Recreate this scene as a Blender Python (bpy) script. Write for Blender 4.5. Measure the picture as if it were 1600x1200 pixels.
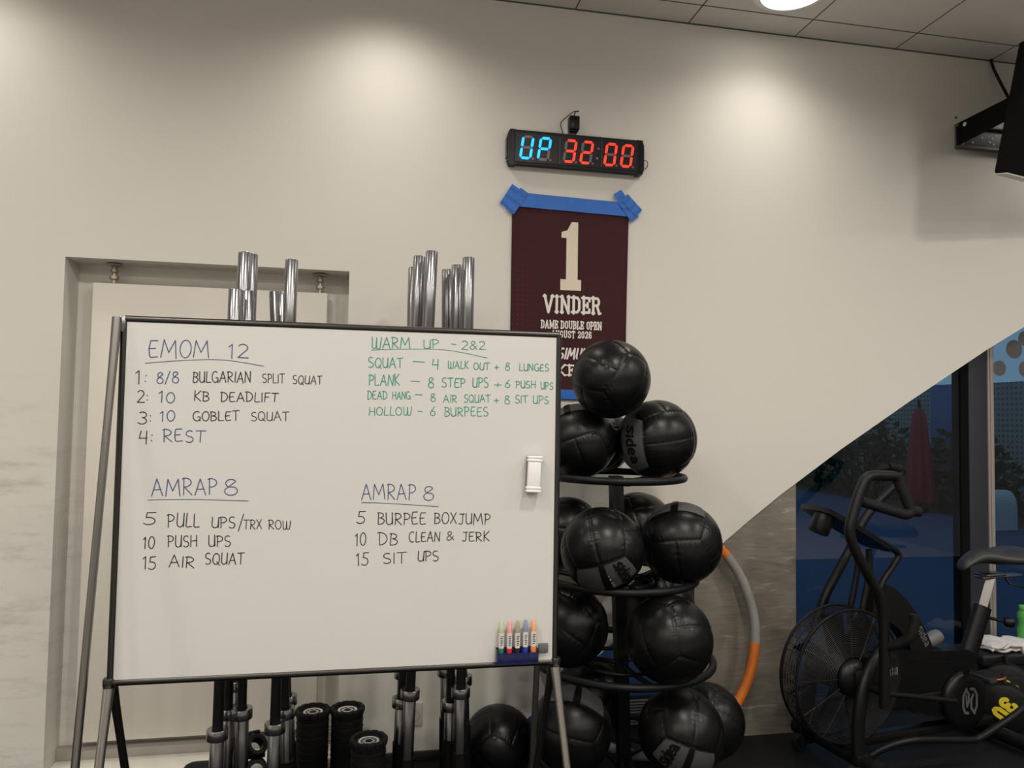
import bpy, bmesh, math, random
from math import sin, cos, pi, radians, sqrt, atan2
from mathutils import Vector, Matrix, geometry

for _o in list(bpy.data.objects):
    bpy.data.objects.remove(_o)
S = bpy.context.scene
COL = S.collection
rng = random.Random(7)

# ------------------------------------------------------------------ camera
CH = 1.575
cd = bpy.data.cameras.new('camera'); cam = bpy.data.objects.new('camera', cd); COL.objects.link(cam)
cd.sensor_width = 36.0; cd.lens = 36.0 * 1150 / 1600; cd.clip_start = 0.02; cd.clip_end = 200
_R = Matrix(((0.98204, -0.02424, -0.1871), (-0.18797, -0.04035, -0.98135), (0.01623, 0.99889, -0.04419)))
cam.matrix_world = Matrix.Translation((0, 0, CH)) @ _R.to_4x4()
S.camera = cam

# ------------------------------------------------------------------ world, exposure
w = bpy.data.worlds.new('dusk'); S.world = w; w.use_nodes = True
_bg = w.node_tree.nodes['Background']
_bg.inputs[0].default_value = (0.58, 0.82, 1.0, 1); _bg.inputs[1].default_value = 0.40
S.view_settings.view_transform = 'Standard'; S.view_settings.look = 'None'
S.view_settings.gamma = 1.0; S.view_settings.use_curve_mapping = False
S.view_settings.exposure = 0.0

# ------------------------------------------------------------------ lamps of the room
CEIL = 3.60
LAMP_COL = (1.0, 0.945, 0.86)
def lamp(x, y, power, spread):
    l = bpy.data.lights.new('downlight_beam', 'AREA'); l.shape = 'DISK'; l.size = 0.30
    l.energy = power; l.color = LAMP_COL; l.spread = radians(spread)
    o = bpy.data.objects.new('downlight_beam', l); COL.objects.link(o)
    o.location = (x, y, CEIL - 0.022)
    return o
def wash(x, y, power):
    l = bpy.data.lights.new('downlight_beam', 'SPOT'); l.energy = power; l.color = LAMP_COL
    l.spot_size = radians(152); l.spot_blend = 1.0; l.shadow_soft_size = 0.14
    o = bpy.data.objects.new('downlight_beam', l); COL.objects.link(o); o.location = (x, y, CEIL - 0.022)
    return o
WASH = [wash(x, 3.07, 38) for x in (-1.75, 0.02, 1.93, 3.86, 5.8)]
for y in (0.9, -1.3, -3.4):
    for x in (-3.2, -1.1, 1.0, 3.1, 5.2):
        lamp(x, y, 32, 170)

# ------------------------------------------------------------------ material helpers
def rgb(r, g, b):
    f = lambda c: (c / 255 / 12.92) if c / 255 <= .04045 else ((c / 255 + .055) / 1.055) ** 2.4
    return (f(r), f(g), f(b), 1)
def mat(name, col, rough=.5, metal=0., spec=.5, bump=0., bscale=60., vary=0., vscale=6., emit=None, estr=0., alpha=None):
    m = bpy.data.materials.new(name); m.use_nodes = True
    nt = m.node_tree; N = nt.nodes; L = nt.links; b = N['Principled BSDF']
    c = col if len(col) == 4 else (*col, 1)
    b.inputs['Base Color'].default_value = c
    b.inputs['Roughness'].default_value = rough; b.inputs['Metallic'].default_value = metal
    b.inputs['Specular IOR Level'].default_value = spec
    tc = N.new('ShaderNodeTexCoord')
    if vary > 0:
        n = N.new('ShaderNodeTexNoise'); n.inputs['Scale'].default_value = vscale; n.inputs['Detail'].default_value = 6
        L.new(tc.outputs['Object'], n.inputs['Vector'])
        mx = N.new('ShaderNodeMixRGB'); mx.inputs[1].default_value = tuple(x * (1 - vary) for x in c[:3]) + (1,)
        mx.inputs[2].default_value = tuple(min(1, x * (1 + vary)) for x in c[:3]) + (1,)
        L.new(n.outputs['Fac'], mx.inputs[0]); L.new(mx.outputs[0], b.inputs['Base Color'])
    if bump > 0:
        n = N.new('ShaderNodeTexNoise'); n.inputs['Scale'].default_value = bscale; n.inputs['Detail'].default_value = 4
        L.new(tc.outputs['Object'], n.inputs['Vector'])
        bp = N.new('ShaderNodeBump'); bp.inputs['Strength'].default_value = bump; bp.inputs['Distance'].default_value = .01
        L.new(n.outputs['Fac'], bp.inputs['Height']); L.new(bp.outputs[0], b.inputs['Normal'])
    if emit:
        b.inputs['Emission Color'].default_value = (*emit, 1); b.inputs['Emission Strength'].default_value = estr
    if alpha is not None: b.inputs['Alpha'].default_value = alpha
    return m
def nodes(m): return m.node_tree.nodes, m.node_tree.links, m.node_tree.nodes['Principled BSDF']

M = {}
M['black'] = mat('black_paint', (.0050, .0050, .0055), .44, spec=.28, bump=.05, bscale=400)
M['rubber'] = mat('black_rubber', (.004, .004, .0045), .7, spec=.3, bump=.15, bscale=200)
M['plastic'] = mat('black_plastic', (.0042, .0042, .0047), .36, spec=.3)
M['matte'] = mat('matte_black', (.0035, .0035, .004), .8, spec=.15)
M['chrome'] = mat('brushed_chrome', (.33, .33, .34), .25, 1.)
M['steel'] = mat('satin_steel', (.42, .405, .38), .33, 1.)
M['darksteel'] = mat('dark_anodised', (.07, .066, .062), .38, 1.)
M['ink_b'] = mat('blue_ink', (.035, .065, .18), .6); M['ink_k'] = mat('black_ink', (.010, .010, .016), .6)
M['ink_g'] = mat('green_ink', (.015, .26, .19), .6)
M['white'] = mat('white_plastic', (.80, .79, .77), .4)
M['greywhite'] = mat('grey_white', (.62, .60, .57), .5)
M['board'] = mat('whiteboard_enamel', (.600, .592, .572), .24, spec=.5, vary=.015, vscale=3)
M['cream'] = mat('cream_print', (.74, .66, .53), .8); M['offwhite'] = mat('offwhite_print', (.80, .76, .72), .8)
M['tape'] = mat('blue_tape', (.012, .135, .54), .5, vary=.15, vscale=30)
M['grey_patch'] = mat('grey_fabric', (.060, .060, .062), .62, bump=.2, bscale=500)
M['dullgrey'] = mat('dull_grey', (.12, .12, .12), .5)
M['led_b'] = mat('led_blue', (.0, .04, .15), .4, emit=(.003, .33, 1.), estr=2.4)
M['led_r'] = mat('led_red', (.15, .008, .004), .4, emit=(1., .036, .014), estr=1.5)
M['led_off'] = mat('led_unlit', (.16, .14, .16), .35)
M['orange'] = mat('orange_foam', (.66, .16, .012), .55, vary=.2, vscale=14)
M['wire'] = mat('grille_wire', (.028, .028, .030), .4, .3)
M['hoopgrey'] = mat('grey_foam', (.27, .26, .245), .32, vary=.12, vscale=10)
M['towel'] = mat('white_towel', (.80, .77, .76), .95, bump=.8, bscale=250)
M['green'] = mat('green_plastic', (.10, .42, .10), .35)
M['yellow'] = mat('yellow_print', (.72, .56, .02), .6)
M['red'] = mat('red_vinyl', (.30, .010, .016), .5)
M['bag'] = mat('black_vinyl', (.004, .004, .005), .5, spec=.25, bump=.2, bscale=40)
M['foam'] = mat('bench_vinyl', (.006, .006, .007), .5, spec=.35, bump=.1, bscale=300)
M['frame_grey'] = mat('mullion_grey', (.030, .033, .046), .5)
M['alu'] = mat('pale_aluminium', (.40, .36, .33), .45, .3)
M['navy'] = mat('navy_acrylic', (.01, .016, .085), .25, alpha=.72)
M['skirt'] = mat('black_skirting', (.02, .02, .02), .5)
M['seamline'] = mat('tile_joint', (.10, .095, .09), .9)
M['tilem'] = mat('ceiling_tile', (.68, .655, .62), .9, bump=.06, bscale=300, vary=.02, vscale=5)
M['trim'] = mat('lamp_trim', (.85, .84, .82), .35)
M['glow'] = mat('lamp_diffuser', (1, 1, 1), .5, emit=(1., .95, .86), estr=6.)
M['panelwhite'] = mat('white_lacquer', (.76, .72, .645), .45)
M['brass'] = mat('dull_brass', (.40, .36, .28), .4, .8)
M['bush'] = mat('bush_leaves', (.024, .042, .022), .8, vary=.5, vscale=9)
M['seat'] = mat('seat_vinyl', (.021, .020, .020), .42, bump=.08, bscale=200)
M['outmetal'] = mat('pale_outdoor_metal', (.45, .50, .52), .5)
M['outblue'] = mat('outdoor_blue', (.08, .16, .34), .7, vary=.3, vscale=12)
M['bed'] = mat('planting_soil', (.02, .022, .018), .95)

def wallmat():
    m = mat('painted_plaster', (.725, .70, .645), .62, spec=.25)
    N, L, b = nodes(m)
    tc = N.new('ShaderNodeTexCoord')
    n = N.new('ShaderNodeTexNoise'); n.inputs['Scale'].default_value = 90; n.inputs['Detail'].default_value = 3
    L.new(tc.outputs['Object'], n.inputs['Vector'])
    bp = N.new('ShaderNodeBump'); bp.inputs['Strength'].default_value = .05; bp.inputs['Distance'].default_value = .006
    L.new(n.outputs['Fac'], bp.inputs['Height']); L.new(bp.outputs[0], b.inputs['Normal'])
    # scuffs and wiped dirt low on the left of the doorway
    mp = N.new('ShaderNodeMapping'); mp.inputs['Scale'].default_value = (2.2, 1, 9)
    L.new(tc.outputs['Object'], mp.inputs['Vector'])
    s = N.new('ShaderNodeTexNoise'); s.inputs['Scale'].default_value = 1.6; s.inputs['Detail'].default_value = 9; s.inputs['Roughness'].default_value = .66
    L.new(mp.outputs[0], s.inputs['Vector'])
    r = N.new('ShaderNodeMapRange'); r.inputs[1].default_value = .50; r.inputs[2].default_value = .72; r.inputs[4].default_value = .60
    L.new(s.outputs['Fac'], r.inputs[0])
    sp = N.new('ShaderNodeSeparateXYZ'); L.new(tc.outputs['Object'], sp.inputs[0])
    zx = N.new('ShaderNodeMapRange'); zx.inputs[1].default_value = -1.0; zx.inputs[2].default_value = -1.45; L.new(sp.outputs['X'], zx.inputs[0])
    zz = N.new('ShaderNodeMapRange'); zz.inputs[1].default_value = 1.75; zz.inputs[2].default_value = 1.35; L.new(sp.outputs['Z'], zz.inputs[0])
    m1 = N.new('ShaderNodeMath'); m1.operation = 'MULTIPLY'; L.new(zx.outputs[0], m1.inputs[0]); L.new(zz.outputs[0], m1.inputs[1])
    m2 = N.new('ShaderNodeMath'); m2.operation = 'MULTIPLY'; L.new(m1.outputs[0], m2.inputs[0]); L.new(r.outputs[0], m2.inputs[1])
    mx = N.new('ShaderNodeMixRGB'); mx.inputs[1].default_value = (.725, .70, .645, 1); mx.inputs[2].default_value = (.36, .33, .29, 1)
    L.new(m2.outputs[0], mx.inputs[0]); L.new(mx.outputs[0], b.inputs['Base Color'])
    return m
M['wall'] = wallmat()
M['midsteel'] = mat('dull_steel', (.25, .24, .225), .33, 1.); M['trim_shade'] = mat('trim_shade_tone', (.34, .32, .29), .6)
M['bounce_floor'] = mat('pale_bounce_floor', (.52, .50, .48), .6, vary=.05, vscale=4)
M['darkwall'] = mat('dark_far_wall', (.30, .29, .28), .8)

def concretemat():
    m = mat('board_formed_concrete', (.2, .18, .15), .6)
    N, L, b = nodes(m)
    tc = N.new('ShaderNodeTexCoord'); mp = N.new('ShaderNodeMapping'); mp.inputs['Scale'].default_value = (1.5, 1.5, 11)
    L.new(tc.outputs['Object'], mp.inputs['Vector'])
    n = N.new('ShaderNodeTexNoise'); n.inputs['Scale'].default_value = 3.4; n.inputs['Detail'].default_value = 9; n.inputs['Distortion'].default_value = 1.6
    L.new(mp.outputs[0], n.inputs['Vector'])
    cr = N.new('ShaderNodeValToRGB'); e = cr.color_ramp.elements
    e[0].position = .3; e[0].color = (.23, .205, .165, 1); e[1].position = .64; e[1].color = (.31, .28, .23, 1)
    e3 = cr.color_ramp.elements.new(.70); e3.color = (.46, .425, .365, 1); e4 = cr.color_ramp.elements.new(.76); e4.color = (.32, .29, .24, 1)
    L.new(n.outputs['Fac'], cr.inputs[0])
    n2 = N.new('ShaderNodeTexNoise'); n2.inputs['Scale'].default_value = 5; n2.inputs['Detail'].default_value = 5
    L.new(tc.outputs['Object'], n2.inputs['Vector'])
    mx = N.new('ShaderNodeMixRGB'); mx.blend_type = 'MULTIPLY'; mx.inputs[0].default_value = .45
    L.new(cr.outputs[0], mx.inputs[1]); L.new(n2.outputs['Fac'], mx.inputs[2]); L.new(mx.outputs[0], b.inputs['Base Color'])
    return m
M['concrete'] = concretemat()

def floormat():
    m = mat('rubber_floor', (.005, .005, .0055), .65, spec=.3)
    N, L, b = nodes(m); tc = N.new('ShaderNodeTexCoord')
    v = N.new('ShaderNodeTexVoronoi'); v.inputs['Scale'].default_value = 140; L.new(tc.outputs['Object'], v.inputs['Vector'])
    r = N.new('ShaderNodeMapRange'); r.inputs[1].default_value = .16; r.inputs[2].default_value = .08; L.new(v.outputs['Distance'], r.inputs[0])
    mx = N.new('ShaderNodeMixRGB'); mx.inputs[1].default_value = (.0045, .0045, .005, 1); mx.inputs[2].default_value = (.018, .018, .02, 1)
    L.new(r.outputs[0], mx.inputs[0]); L.new(mx.outputs[0], b.inputs['Base Color'])
    return m
M['floor'] = floormat()

def leathermat():
    m = mat('black_leather', (.0035, .0035, .0038), .32, spec=.32)
    N, L, b = nodes(m); tc = N.new('ShaderNodeTexCoord')
    at = N.new('ShaderNodeAttribute'); at.attribute_name = 'seam'
    n = N.new('ShaderNodeTexNoise'); n.inputs['Scale'].default_value = 260; n.inputs['Detail'].default_value = 3; L.new(tc.outputs['Object'], n.inputs['Vector'])
    bp = N.new('ShaderNodeBump'); bp.inputs['Strength'].default_value = .10; bp.inputs['Distance'].default_value = .004
    L.new(n.outputs['Fac'], bp.inputs['Height']); L.new(bp.outputs[0], b.inputs['Normal'])
    n2 = N.new('ShaderNodeTexNoise'); n2.inputs['Scale'].default_value = 9; L.new(tc.outputs['Object'], n2.inputs['Vector'])
    r = N.new('ShaderNodeMapRange'); r.inputs[3].default_value = .27; r.inputs[4].default_value = .40; L.new(n2.outputs['Fac'], r.inputs[0]); L.new(r.outputs[0], b.inputs['Roughness'])
    mx = N.new('ShaderNodeMixRGB'); mx.inputs[1].default_value = (.0036, .0036, .0039, 1); mx.inputs[2].default_value = (.0015, .0015, .0015, 1)
    L.new(at.outputs['Fac'], mx.inputs[0]); L.new(mx.outputs[0], b.inputs['Base Color'])
    return m
M['leather'] = leathermat()

def clothmat():
    m = mat('maroon_cloth', (.062, .017, .019), .8, spec=.2)
    N, L, b = nodes(m); tc = N.new('ShaderNodeTexCoord')
    v = N.new('ShaderNodeTexVoronoi'); v.inputs['Scale'].default_value = 42; v.inputs['Randomness'].default_value = 0
    L.new(tc.outputs['Object'], v.inputs['Vector'])
    r = N.new('ShaderNodeMapRange'); r.inputs[1].default_value = .28; r.inputs[2].default_value = .40; L.new(v.outputs['Distance'], r.inputs[0])
    mx = N.new('ShaderNodeMixRGB'); mx.inputs[1].default_value = (.074, .022, .023, 1); mx.inputs[2].default_value = (.054, .016, .018, 1)
    L.new(r.outputs[0], mx.inputs[0]); L.new(mx.outputs[0], b.inputs['Base Color'])
    return m
M['cloth'] = clothmat()

def glassmat():
    m = bpy.data.materials.new('window_glass'); m.use_nodes = True
    N = m.node_tree.nodes; L = m.node_tree.links; N.clear()
    o = N.new('ShaderNodeOutputMaterial'); t = N.new('ShaderNodeBsdfTransparent'); g = N.new('ShaderNodeBsdfGlossy')
    t.inputs[0].default_value = (.62, .72, .80, 1); g.inputs['Roughness'].default_value = .01
    f = N.new('ShaderNodeFresnel'); f.inputs[0].default_value = 1.5; mx = N.new('ShaderNodeMixShader')
    ge = N.new('ShaderNodeNewGeometry'); iv = N.new('ShaderNodeMath'); iv.operation = 'SUBTRACT'; iv.inputs[0].default_value = 1.0; L.new(ge.outputs['Backfacing'], iv.inputs[1])
    mu = N.new('ShaderNodeMath'); mu.operation = 'MULTIPLY'; L.new(f.outputs[0], mu.inputs[0]); L.new(iv.outputs[0], mu.inputs[1])
    L.new(mu.outputs[0], mx.inputs[0]); L.new(t.outputs[0], mx.inputs[1]); L.new(g.outputs[0], mx.inputs[2]); L.new(mx.outputs[0], o.inputs[0])
    return m
M['glass'] = glassmat()

def courtmat():
    m = mat('blue_court', (.017, .045, .115), .75, vary=.18, vscale=.6)
    return m
M['court'] = courtmat()
def perfmat():
    m = mat('perforated_panel', (.42, .44, .42), .7)
    N, L, b = nodes(m); tc = N.new('ShaderNodeTexCoord')
    v = N.new('ShaderNodeTexVoronoi'); v.inputs['Scale'].default_value = 9; v.inputs['Randomness'].default_value = 0; L.new(tc.outputs['Object'], v.inputs['Vector'])
    r = N.new('ShaderNodeMapRange'); r.inputs[1].default_value = .25; r.inputs[2].default_value = .3; L.new(v.outputs['Distance'], r.inputs[0])
    mx = N.new('ShaderNodeMixRGB'); mx.inputs[1].default_value = (.13, .14, .13, 1); mx.inputs[2].default_value = (.30, .31, .29, 1)
    L.new(r.outputs[0], mx.inputs[0]); L.new(mx.outputs[0], b.inputs['Base Color'])
    return m
M['perf'] = perfmat()

# ------------------------------------------------------------------ object helpers
def rootloc(o):
    v = Vector((0, 0, 0))
    while o: v += o.location; o = o.parent
    return v
def put(name, bm, m, parent=None, world=True, smooth=40, label=None):
    me = bpy.data.meshes.new(name)
    bmesh.ops.recalc_face_normals(bm, faces=bm.faces)
    if parent is not None and world:
        bmesh.ops.translate(bm, verts=bm.verts, vec=-rootloc(parent))
    bm.to_mesh(me); bm.free()
    for mm in (m if isinstance(m, (list, tuple)) else [m]): me.materials.append(M[mm] if isinstance(mm, str) else mm)
    if smooth:
        me.shade_smooth()
        try: me.set_sharp_from_angle(angle=radians(smooth))
        except Exception: pass
    o = bpy.data.objects.new(name, me); COL.objects.link(o)
    if parent is not None: o.parent = parent
    if label: o['label'] = label
    return o
def tag(o, label, cat, group=None, kind=None):
    o['label'] = label; o['category'] = cat
    if group: o['group'] = group
    if kind: o['kind'] = kind
    return o
def thing(name, label, cat, loc, group=None, rot=None):
    o = bpy.data.objects.new(name, None); COL.objects.link(o); o.location = loc; o.empty_display_size = .05
    if rot is not None: o.rotation_euler = rot
    return tag(o, label, cat, group)
def struct(name, bm, m, parent=None, **k):
    o = put(name, bm, m, parent, **k)
    if parent is None: o['kind'] = 'structure'
    return o
def B(): return bmesh.new()
def box(bm, lo, hi, bev=0., seg=2, rot=None, mi=0):
    lo = Vector(lo); hi = Vector(hi)
    r = bmesh.ops.create_cube(bm, size=1.0); vs = r['verts']; s = hi - lo; c = (hi + lo) / 2
    for v in vs: v.co = Vector((v.co.x * s.x, v.co.y * s.y, v.co.z * s.z))
    fs = list({f for v in vs for f in v.link_faces})
    if bev > 0:
        es = list({e for v in vs for e in v.link_edges})
        q = bmesh.ops.bevel(bm, geom=es, offset=min(bev, min(s) * .49), segments=seg, affect='EDGES', profile=.5)
        vs = list({v for f in q['faces'] for v in f.verts} | {v for v in vs if v.is_valid})
        fs = list({f for v in vs for f in v.link_faces})
    for f in fs: f.material_index = mi
    for v in vs:
        co = v.co if rot is None else rot @ v.co
        v.co = co + c
    return vs
def frames(pts, closed=False):
    n = len(pts); T = []
    for i in range(n):
        if closed: d = pts[(i + 1) % n] - pts[i - 1]
        else: d = pts[min(i + 1, n - 1)] - pts[max(i - 1, 0)]
        T.append(d.normalized() if d.length > 1e-9 else Vector((0, 0, 1)))
    up = Vector((0, 0, 1)) if abs(T[0].z) < .9 else Vector((1, 0, 0))
    nrm = (up - T[0] * up.dot(T[0])).normalized(); out = []
    for i in range(n):
        if i:
            q = T[i - 1].rotation_difference(T[i]); nrm = (q @ nrm); nrm = (nrm - T[i] * nrm.dot(T[i])).normalized()
        out.append((T[i], nrm, T[i].cross(nrm)))
    return out
def smoothpath(pts, k=6, closed=False):
    pts = [Vector(p) for p in pts]; n = len(pts); out = []
    if n < 3: return pts
    rngi = range(n if closed else n - 1)
    for i in rngi:
        p0 = pts[(i - 1) % n] if closed or i > 0 else pts[0]; p1 = pts[i]; p2 = pts[(i + 1) % n]
        p3 = pts[(i + 2) % n] if closed or i + 2 < n else pts[-1]
        for j in range(k):
            t = j / k
            out.append(.5 * ((2 * p1) + (p2 - p0) * t + (2 * p0 - 5 * p1 + 4 * p2 - p3) * t * t + (3 * p1 - p0 - 3 * p2 + p3) * t ** 3))
    if not closed: out.append(pts[-1])
    return out
def rounded(pts, rad, k=5):
    pts = [Vector(p) for p in pts]; out = [pts[0]]
    for i in range(1, len(pts) - 1):
        a, b, c = pts[i - 1], pts[i], pts[i + 1]
        d1 = (a - b); d2 = (c - b); r = min(rad, d1.length * .45, d2.length * .45)
        p = b + d1.normalized() * r; q = b + d2.normalized() * r
        for j in range(k + 1):
            t = j / k; out.append(p * (1 - t) ** 2 + b * 2 * t * (1 - t) + q * t * t)
    out.append(pts[-1]); return out
def tube(bm, pts, r, seg=12, closed=False, caps=True, flat=1., mi=0):
    pts = [Vector(p) for p in pts]; fr = frames(pts, closed); rings = []
    for i, p in enumerate(pts):
        rr = r[i] if isinstance(r, (list, tuple)) else r
        t, a, b = fr[i]
        rings.append([bm.verts.new(p + a * (rr * cos(2 * pi * j / seg)) + b * (rr * flat * sin(2 * pi * j / seg))) for j in range(seg)])
    n = len(pts)
    for i in range(n if closed else n - 1):
        A = rings[i]; C = rings[(i + 1) % n]
        for j in range(seg):
            f = bm.faces.new((A[j], A[(j + 1) % seg], C[(j + 1) % seg], C[j])); f.material_index = mi
    if caps and not closed:
        bm.faces.new(rings[0][::-1]).material_index = mi; bm.faces.new(rings[-1]).material_index = mi
def lathe(bm, prof, c=(0, 0, 0), axis=(0, 0, 1), seg=32, mi=0, wob=None):
    ax = Vector(axis).normalized(); up = Vector((1, 0, 0)) if abs(ax.x) < .9 else Vector((0, 1, 0))
    a = (up - ax * up.dot(ax)).normalized(); b = ax.cross(a); c = Vector(c); rings = []
    for r, h in prof:
        if r <= 1e-6: rings.append([bm.verts.new(c + ax * h)])
        else: rings.append([bm.verts.new(c + ax * h + (a * cos(2 * pi * j / seg) + b * sin(2 * pi * j / seg)) * (r * (wob(j, r, h) if wob else 1))) for j in range(seg)])
    for A, C in zip(rings, rings[1:]):
        for j in range(seg):
            k = (j + 1) % seg
            if len(A) == 1 and len(C) == 1: continue
            if len(A) == 1: f = bm.faces.new((A[0], C[k], C[j]))
            elif len(C) == 1: f = bm.faces.new((A[j], A[k], C[0]))
            else: f = bm.faces.new((A[j], A[k], C[k], C[j]))
            f.material_index = mi
def prism(bm, poly, f0, f1, mi=0):
    """poly: 2-D outline; f0/f1 map a 2-D point to the near and far 3-D point."""
    tri = geometry.tessellate_polygon([[Vector((x, y, 0)) for x, y in poly]])
    A = [bm.verts.new(f0(x, y)) for x, y in poly]; C = [bm.verts.new(f1(x, y)) for x, y in poly]; n = len(poly)
    for t in tri:
        for V in (A, C):
            try: bm.faces.new([V[i] for i in t]).material_index = mi
            except ValueError: pass
    for i in range(n):
        k = (i + 1) % n
        try: bm.faces.new((A[i], A[k], C[k], C[i])).material_index = mi
        except ValueError: pass
RIB = [0]
def ribbon(bm, pts, wd, f, joints=True):
    """flat stroke of width wd along 2-D pts, f maps 2-D to 3-D"""
    f_, (ax, ay) = f, pts[0]; e = wd * .1
    nrm = (f_(ax + e, ay) - f_(ax, ay)).cross(f_(ax, ay + e) - f_(ax, ay)).normalized()
    step = [RIB[0] % 12]; RIB[0] += 5
    def lay(g):        # each dab of ink lies a hair above the one before
        step[0] = (step[0] + 1) % 12
        return [bm.verts.new(f_(*p) + nrm * (.00003 * step[0])) for p in g]
    for (x0, y0), (x1, y1) in zip(pts, pts[1:]):
        dx, dy = x1 - x0, y1 - y0; l = sqrt(dx * dx + dy * dy)
        if l < 1e-9: continue
        nx, ny = -dy / l * wd / 2, dx / l * wd / 2
        bm.faces.new(lay(((x0 + nx, y0 + ny), (x0 - nx, y0 - ny), (x1 - nx, y1 - ny), (x1 + nx, y1 + ny))))
    if joints:
        for x, y in pts:
            bm.faces.new(lay([(x + wd / 2 * cos(a * pi / 4), y + wd / 2 * sin(a * pi / 4)) for a in range(8)]))
def arc(cx, cy, rx, ry, a0, a1, n=9):
    return [(cx + rx * cos(radians(a0 + (a1 - a0) * i / n)), cy + ry * sin(radians(a0 + (a1 - a0) * i / n))) for i in range(n + 1)]

# ------------------------------------------------------------------ handwriting letters: (width, strokes)
_ell = lambda cx, cy, rx, ry: arc(cx, cy, rx, ry, 100, 465, 16)
HW = {
 'A': (.72, [[(0, 0), (.34, 1), (.70, 0)], [(.12, .36), (.60, .38)]]),
 'B': (.56, [[(.04, 0), (.06, 1)], [(-.04, .96)] + arc(.16, .76, .32, .22, 90, -85) + arc(.12, .27, .44, .27, 85, -95)]),
 'C': (.62, [arc(.36, .5, .36, .5, 55, 300, 14)]),
 'D': (.62, [[(.05, 0), (.05, 1)], [(-.08, .97)] + arc(.06, .5, .54, .49, 88, -92, 14)]),
 'E': (.54, [[(.50, .98), (.08, .97), (.0, .5), (.06, .06), (.16, .0), (.52, .05)], [(.0, .5), (.38, .54)]]),
 'F': (.52, [[(.52, .98), (.06, .97), (.04, 0)], [(.04, .52), (.40, .54)]]),
 'G': (.66, [arc(.36, .5, .36, .5, 55, 330, 14) + [(.66, .42), (.42, .42)], [(.66, .42), (.66, .0)]]),
 'H': (.60, [[(.04, 1), (.02, 0)], [(.58, 1), (.58, 0)], [(.04, .50), (.58, .54)]]),
 'I': (.10, [[(.05, 1), (.05, 0)]]),
 'J': (.56, [[(.10, .97), (.56, .99)], [(.40, .98), (.40, .22)] + arc(.22, .2, .18, .2, 0, -150, 6)]),
 'K': (.58, [[(.04, 1), (.04, 0)], [(.54, .98), (.06, .46), (.58, 0)]]),
 'L': (.48, [[(.05, 1), (.02, .06), (.10, 0), (.48, .03)]]),
 'M': (.92, [[(.0, 0), (.12, 1), (.44, .30), (.78, 1), (.90, 0)]]),
 'N': (.66, [[(.02, 0), (.06, 1), (.58, .02), (.62, 1)]]),
 'O': (.66, [_ell(.33, .5, .33, .5)]),
 'P': (.54, [[(.05, 0), (.05, 1)], [(-.06, .94)] + arc(.12, .72, .40, .27, 95, -95)]),
 'Q': (.68, [_ell(.33, .5, .33, .5), [(.40, .24), (.70, -.06)]]),
 'R': (.60, [[(.05, 0), (.05, 1)], [(-.06, .94)] + arc(.12, .73, .40, .26, 95, -95) + [(.58, 0)]]),
 'S': (.54, [arc(.28, .75, .25, .25, 50, 235, 8) + arc(.26, .25, .27, .25, 55, -140, 9)]),
 'T': (.62, [[(-.02, .96), (.64, .99)], [(.31, .97), (.30, 0)]]),
 'U': (.58, [[(.02, 1), (.02, .3)] + arc(.28, .28, .26, .28, 180, 350, 8) + [(.56, 1), (.57, .02)]]),
 'W': (.86, [[(.0, 1), (.06, .3)] + arc(.22, .2, .18, .2, 180, 350, 6) + [(.42, .95), (.46, .2)] + arc(.62, .2, .18, .2, 190, 350, 6) + [(.86, 1)]]),
 'X': (.60, [[(.02, 1), (.58, 0)], [(.56, 1), (.0, 0)]]),
 '0': (.52, [_ell(.26, .5, .26, .5)]),
 '1': (.30, [[(.0, .80), (.18, 1), (.18, 0)]]),
 '2': (.52, [arc(.25, .74, .24, .26, 155, -25, 9) + [(.02, .02), (.54, .02)]]),
 '3': (.50, [arc(.22, .75, .24, .24, 140, -80, 9) + arc(.20, .25, .29, .27, 85, -140, 10)]),
 '4': (.54, [[(.10, 1), (.0, .42), (.50, .44)], [(.46, 1), (.44, -.05)]]),
 '5': (.52, [[(.52, 1), (.12, .98), (.08, .58)] + arc(.20, .30, .30, .30, 110, -140, 10)]),
 '6': (.48, [[(.40, 1), (.10, .55)] + arc(.24, .26, .23, .26, 160, -200, 14)]),
 '8': (.48, [arc(.24, .76, .20, .24, 30, 250, 9) + arc(.24, .27, .24, .27, 60, -240, 14) + [(.42, .85)]]),
 ':': (.14, [[(.06, .66), (.08, .62)], [(.05, .24), (.07, .20)]]),
 '/': (.40, [[(.38, 1.06), (.0, -.10)]]),
 '-': (.60, [[(.0, .52), (.60, .50)]]),
 '+': (.60, [[(.02, .45), (.58, .47)], [(.30, .75), (.29, .15)]]),
 '&': (.62, [[(.62, .02), (.14, .68)] + arc(.27, .80, .16, .19, 200, -30, 8) + [(.10, .36)] + arc(.22, .20, .19, .20, 140, 330, 8) + [(.58, .48)]]),
}
def handword(bm, t, u0, v0, u1, v1, h, f, wd):
    nat = 0; xs = []
    for ch in t:
        xs.append(nat); nat += HW[ch][0] + .17
    nat -= .17
    k = (u1 - u0) / nat
    for ch, x in zip(t, xs):
        a = radians(rng.uniform(-3, 3)); sy = h * rng.uniform(.94, 1.05) if len(t) > 1 else h; dy = h * rng.uniform(-.03, .03)
        for st in HW[ch][1]:
            p2 = []
            for px, py in st:
                px2 = px * k; py2 = py * sy
                uu = u0 + x * k + px2 * cos(a) - py2 * sin(a); vv = v0 + (v1 - v0) * (x / max(nat, .01)) + dy + py2 * cos(a) + px2 * sin(a)
                p2.append((uu, vv))
            ribbon(bm, p2, wd, f)

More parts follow.
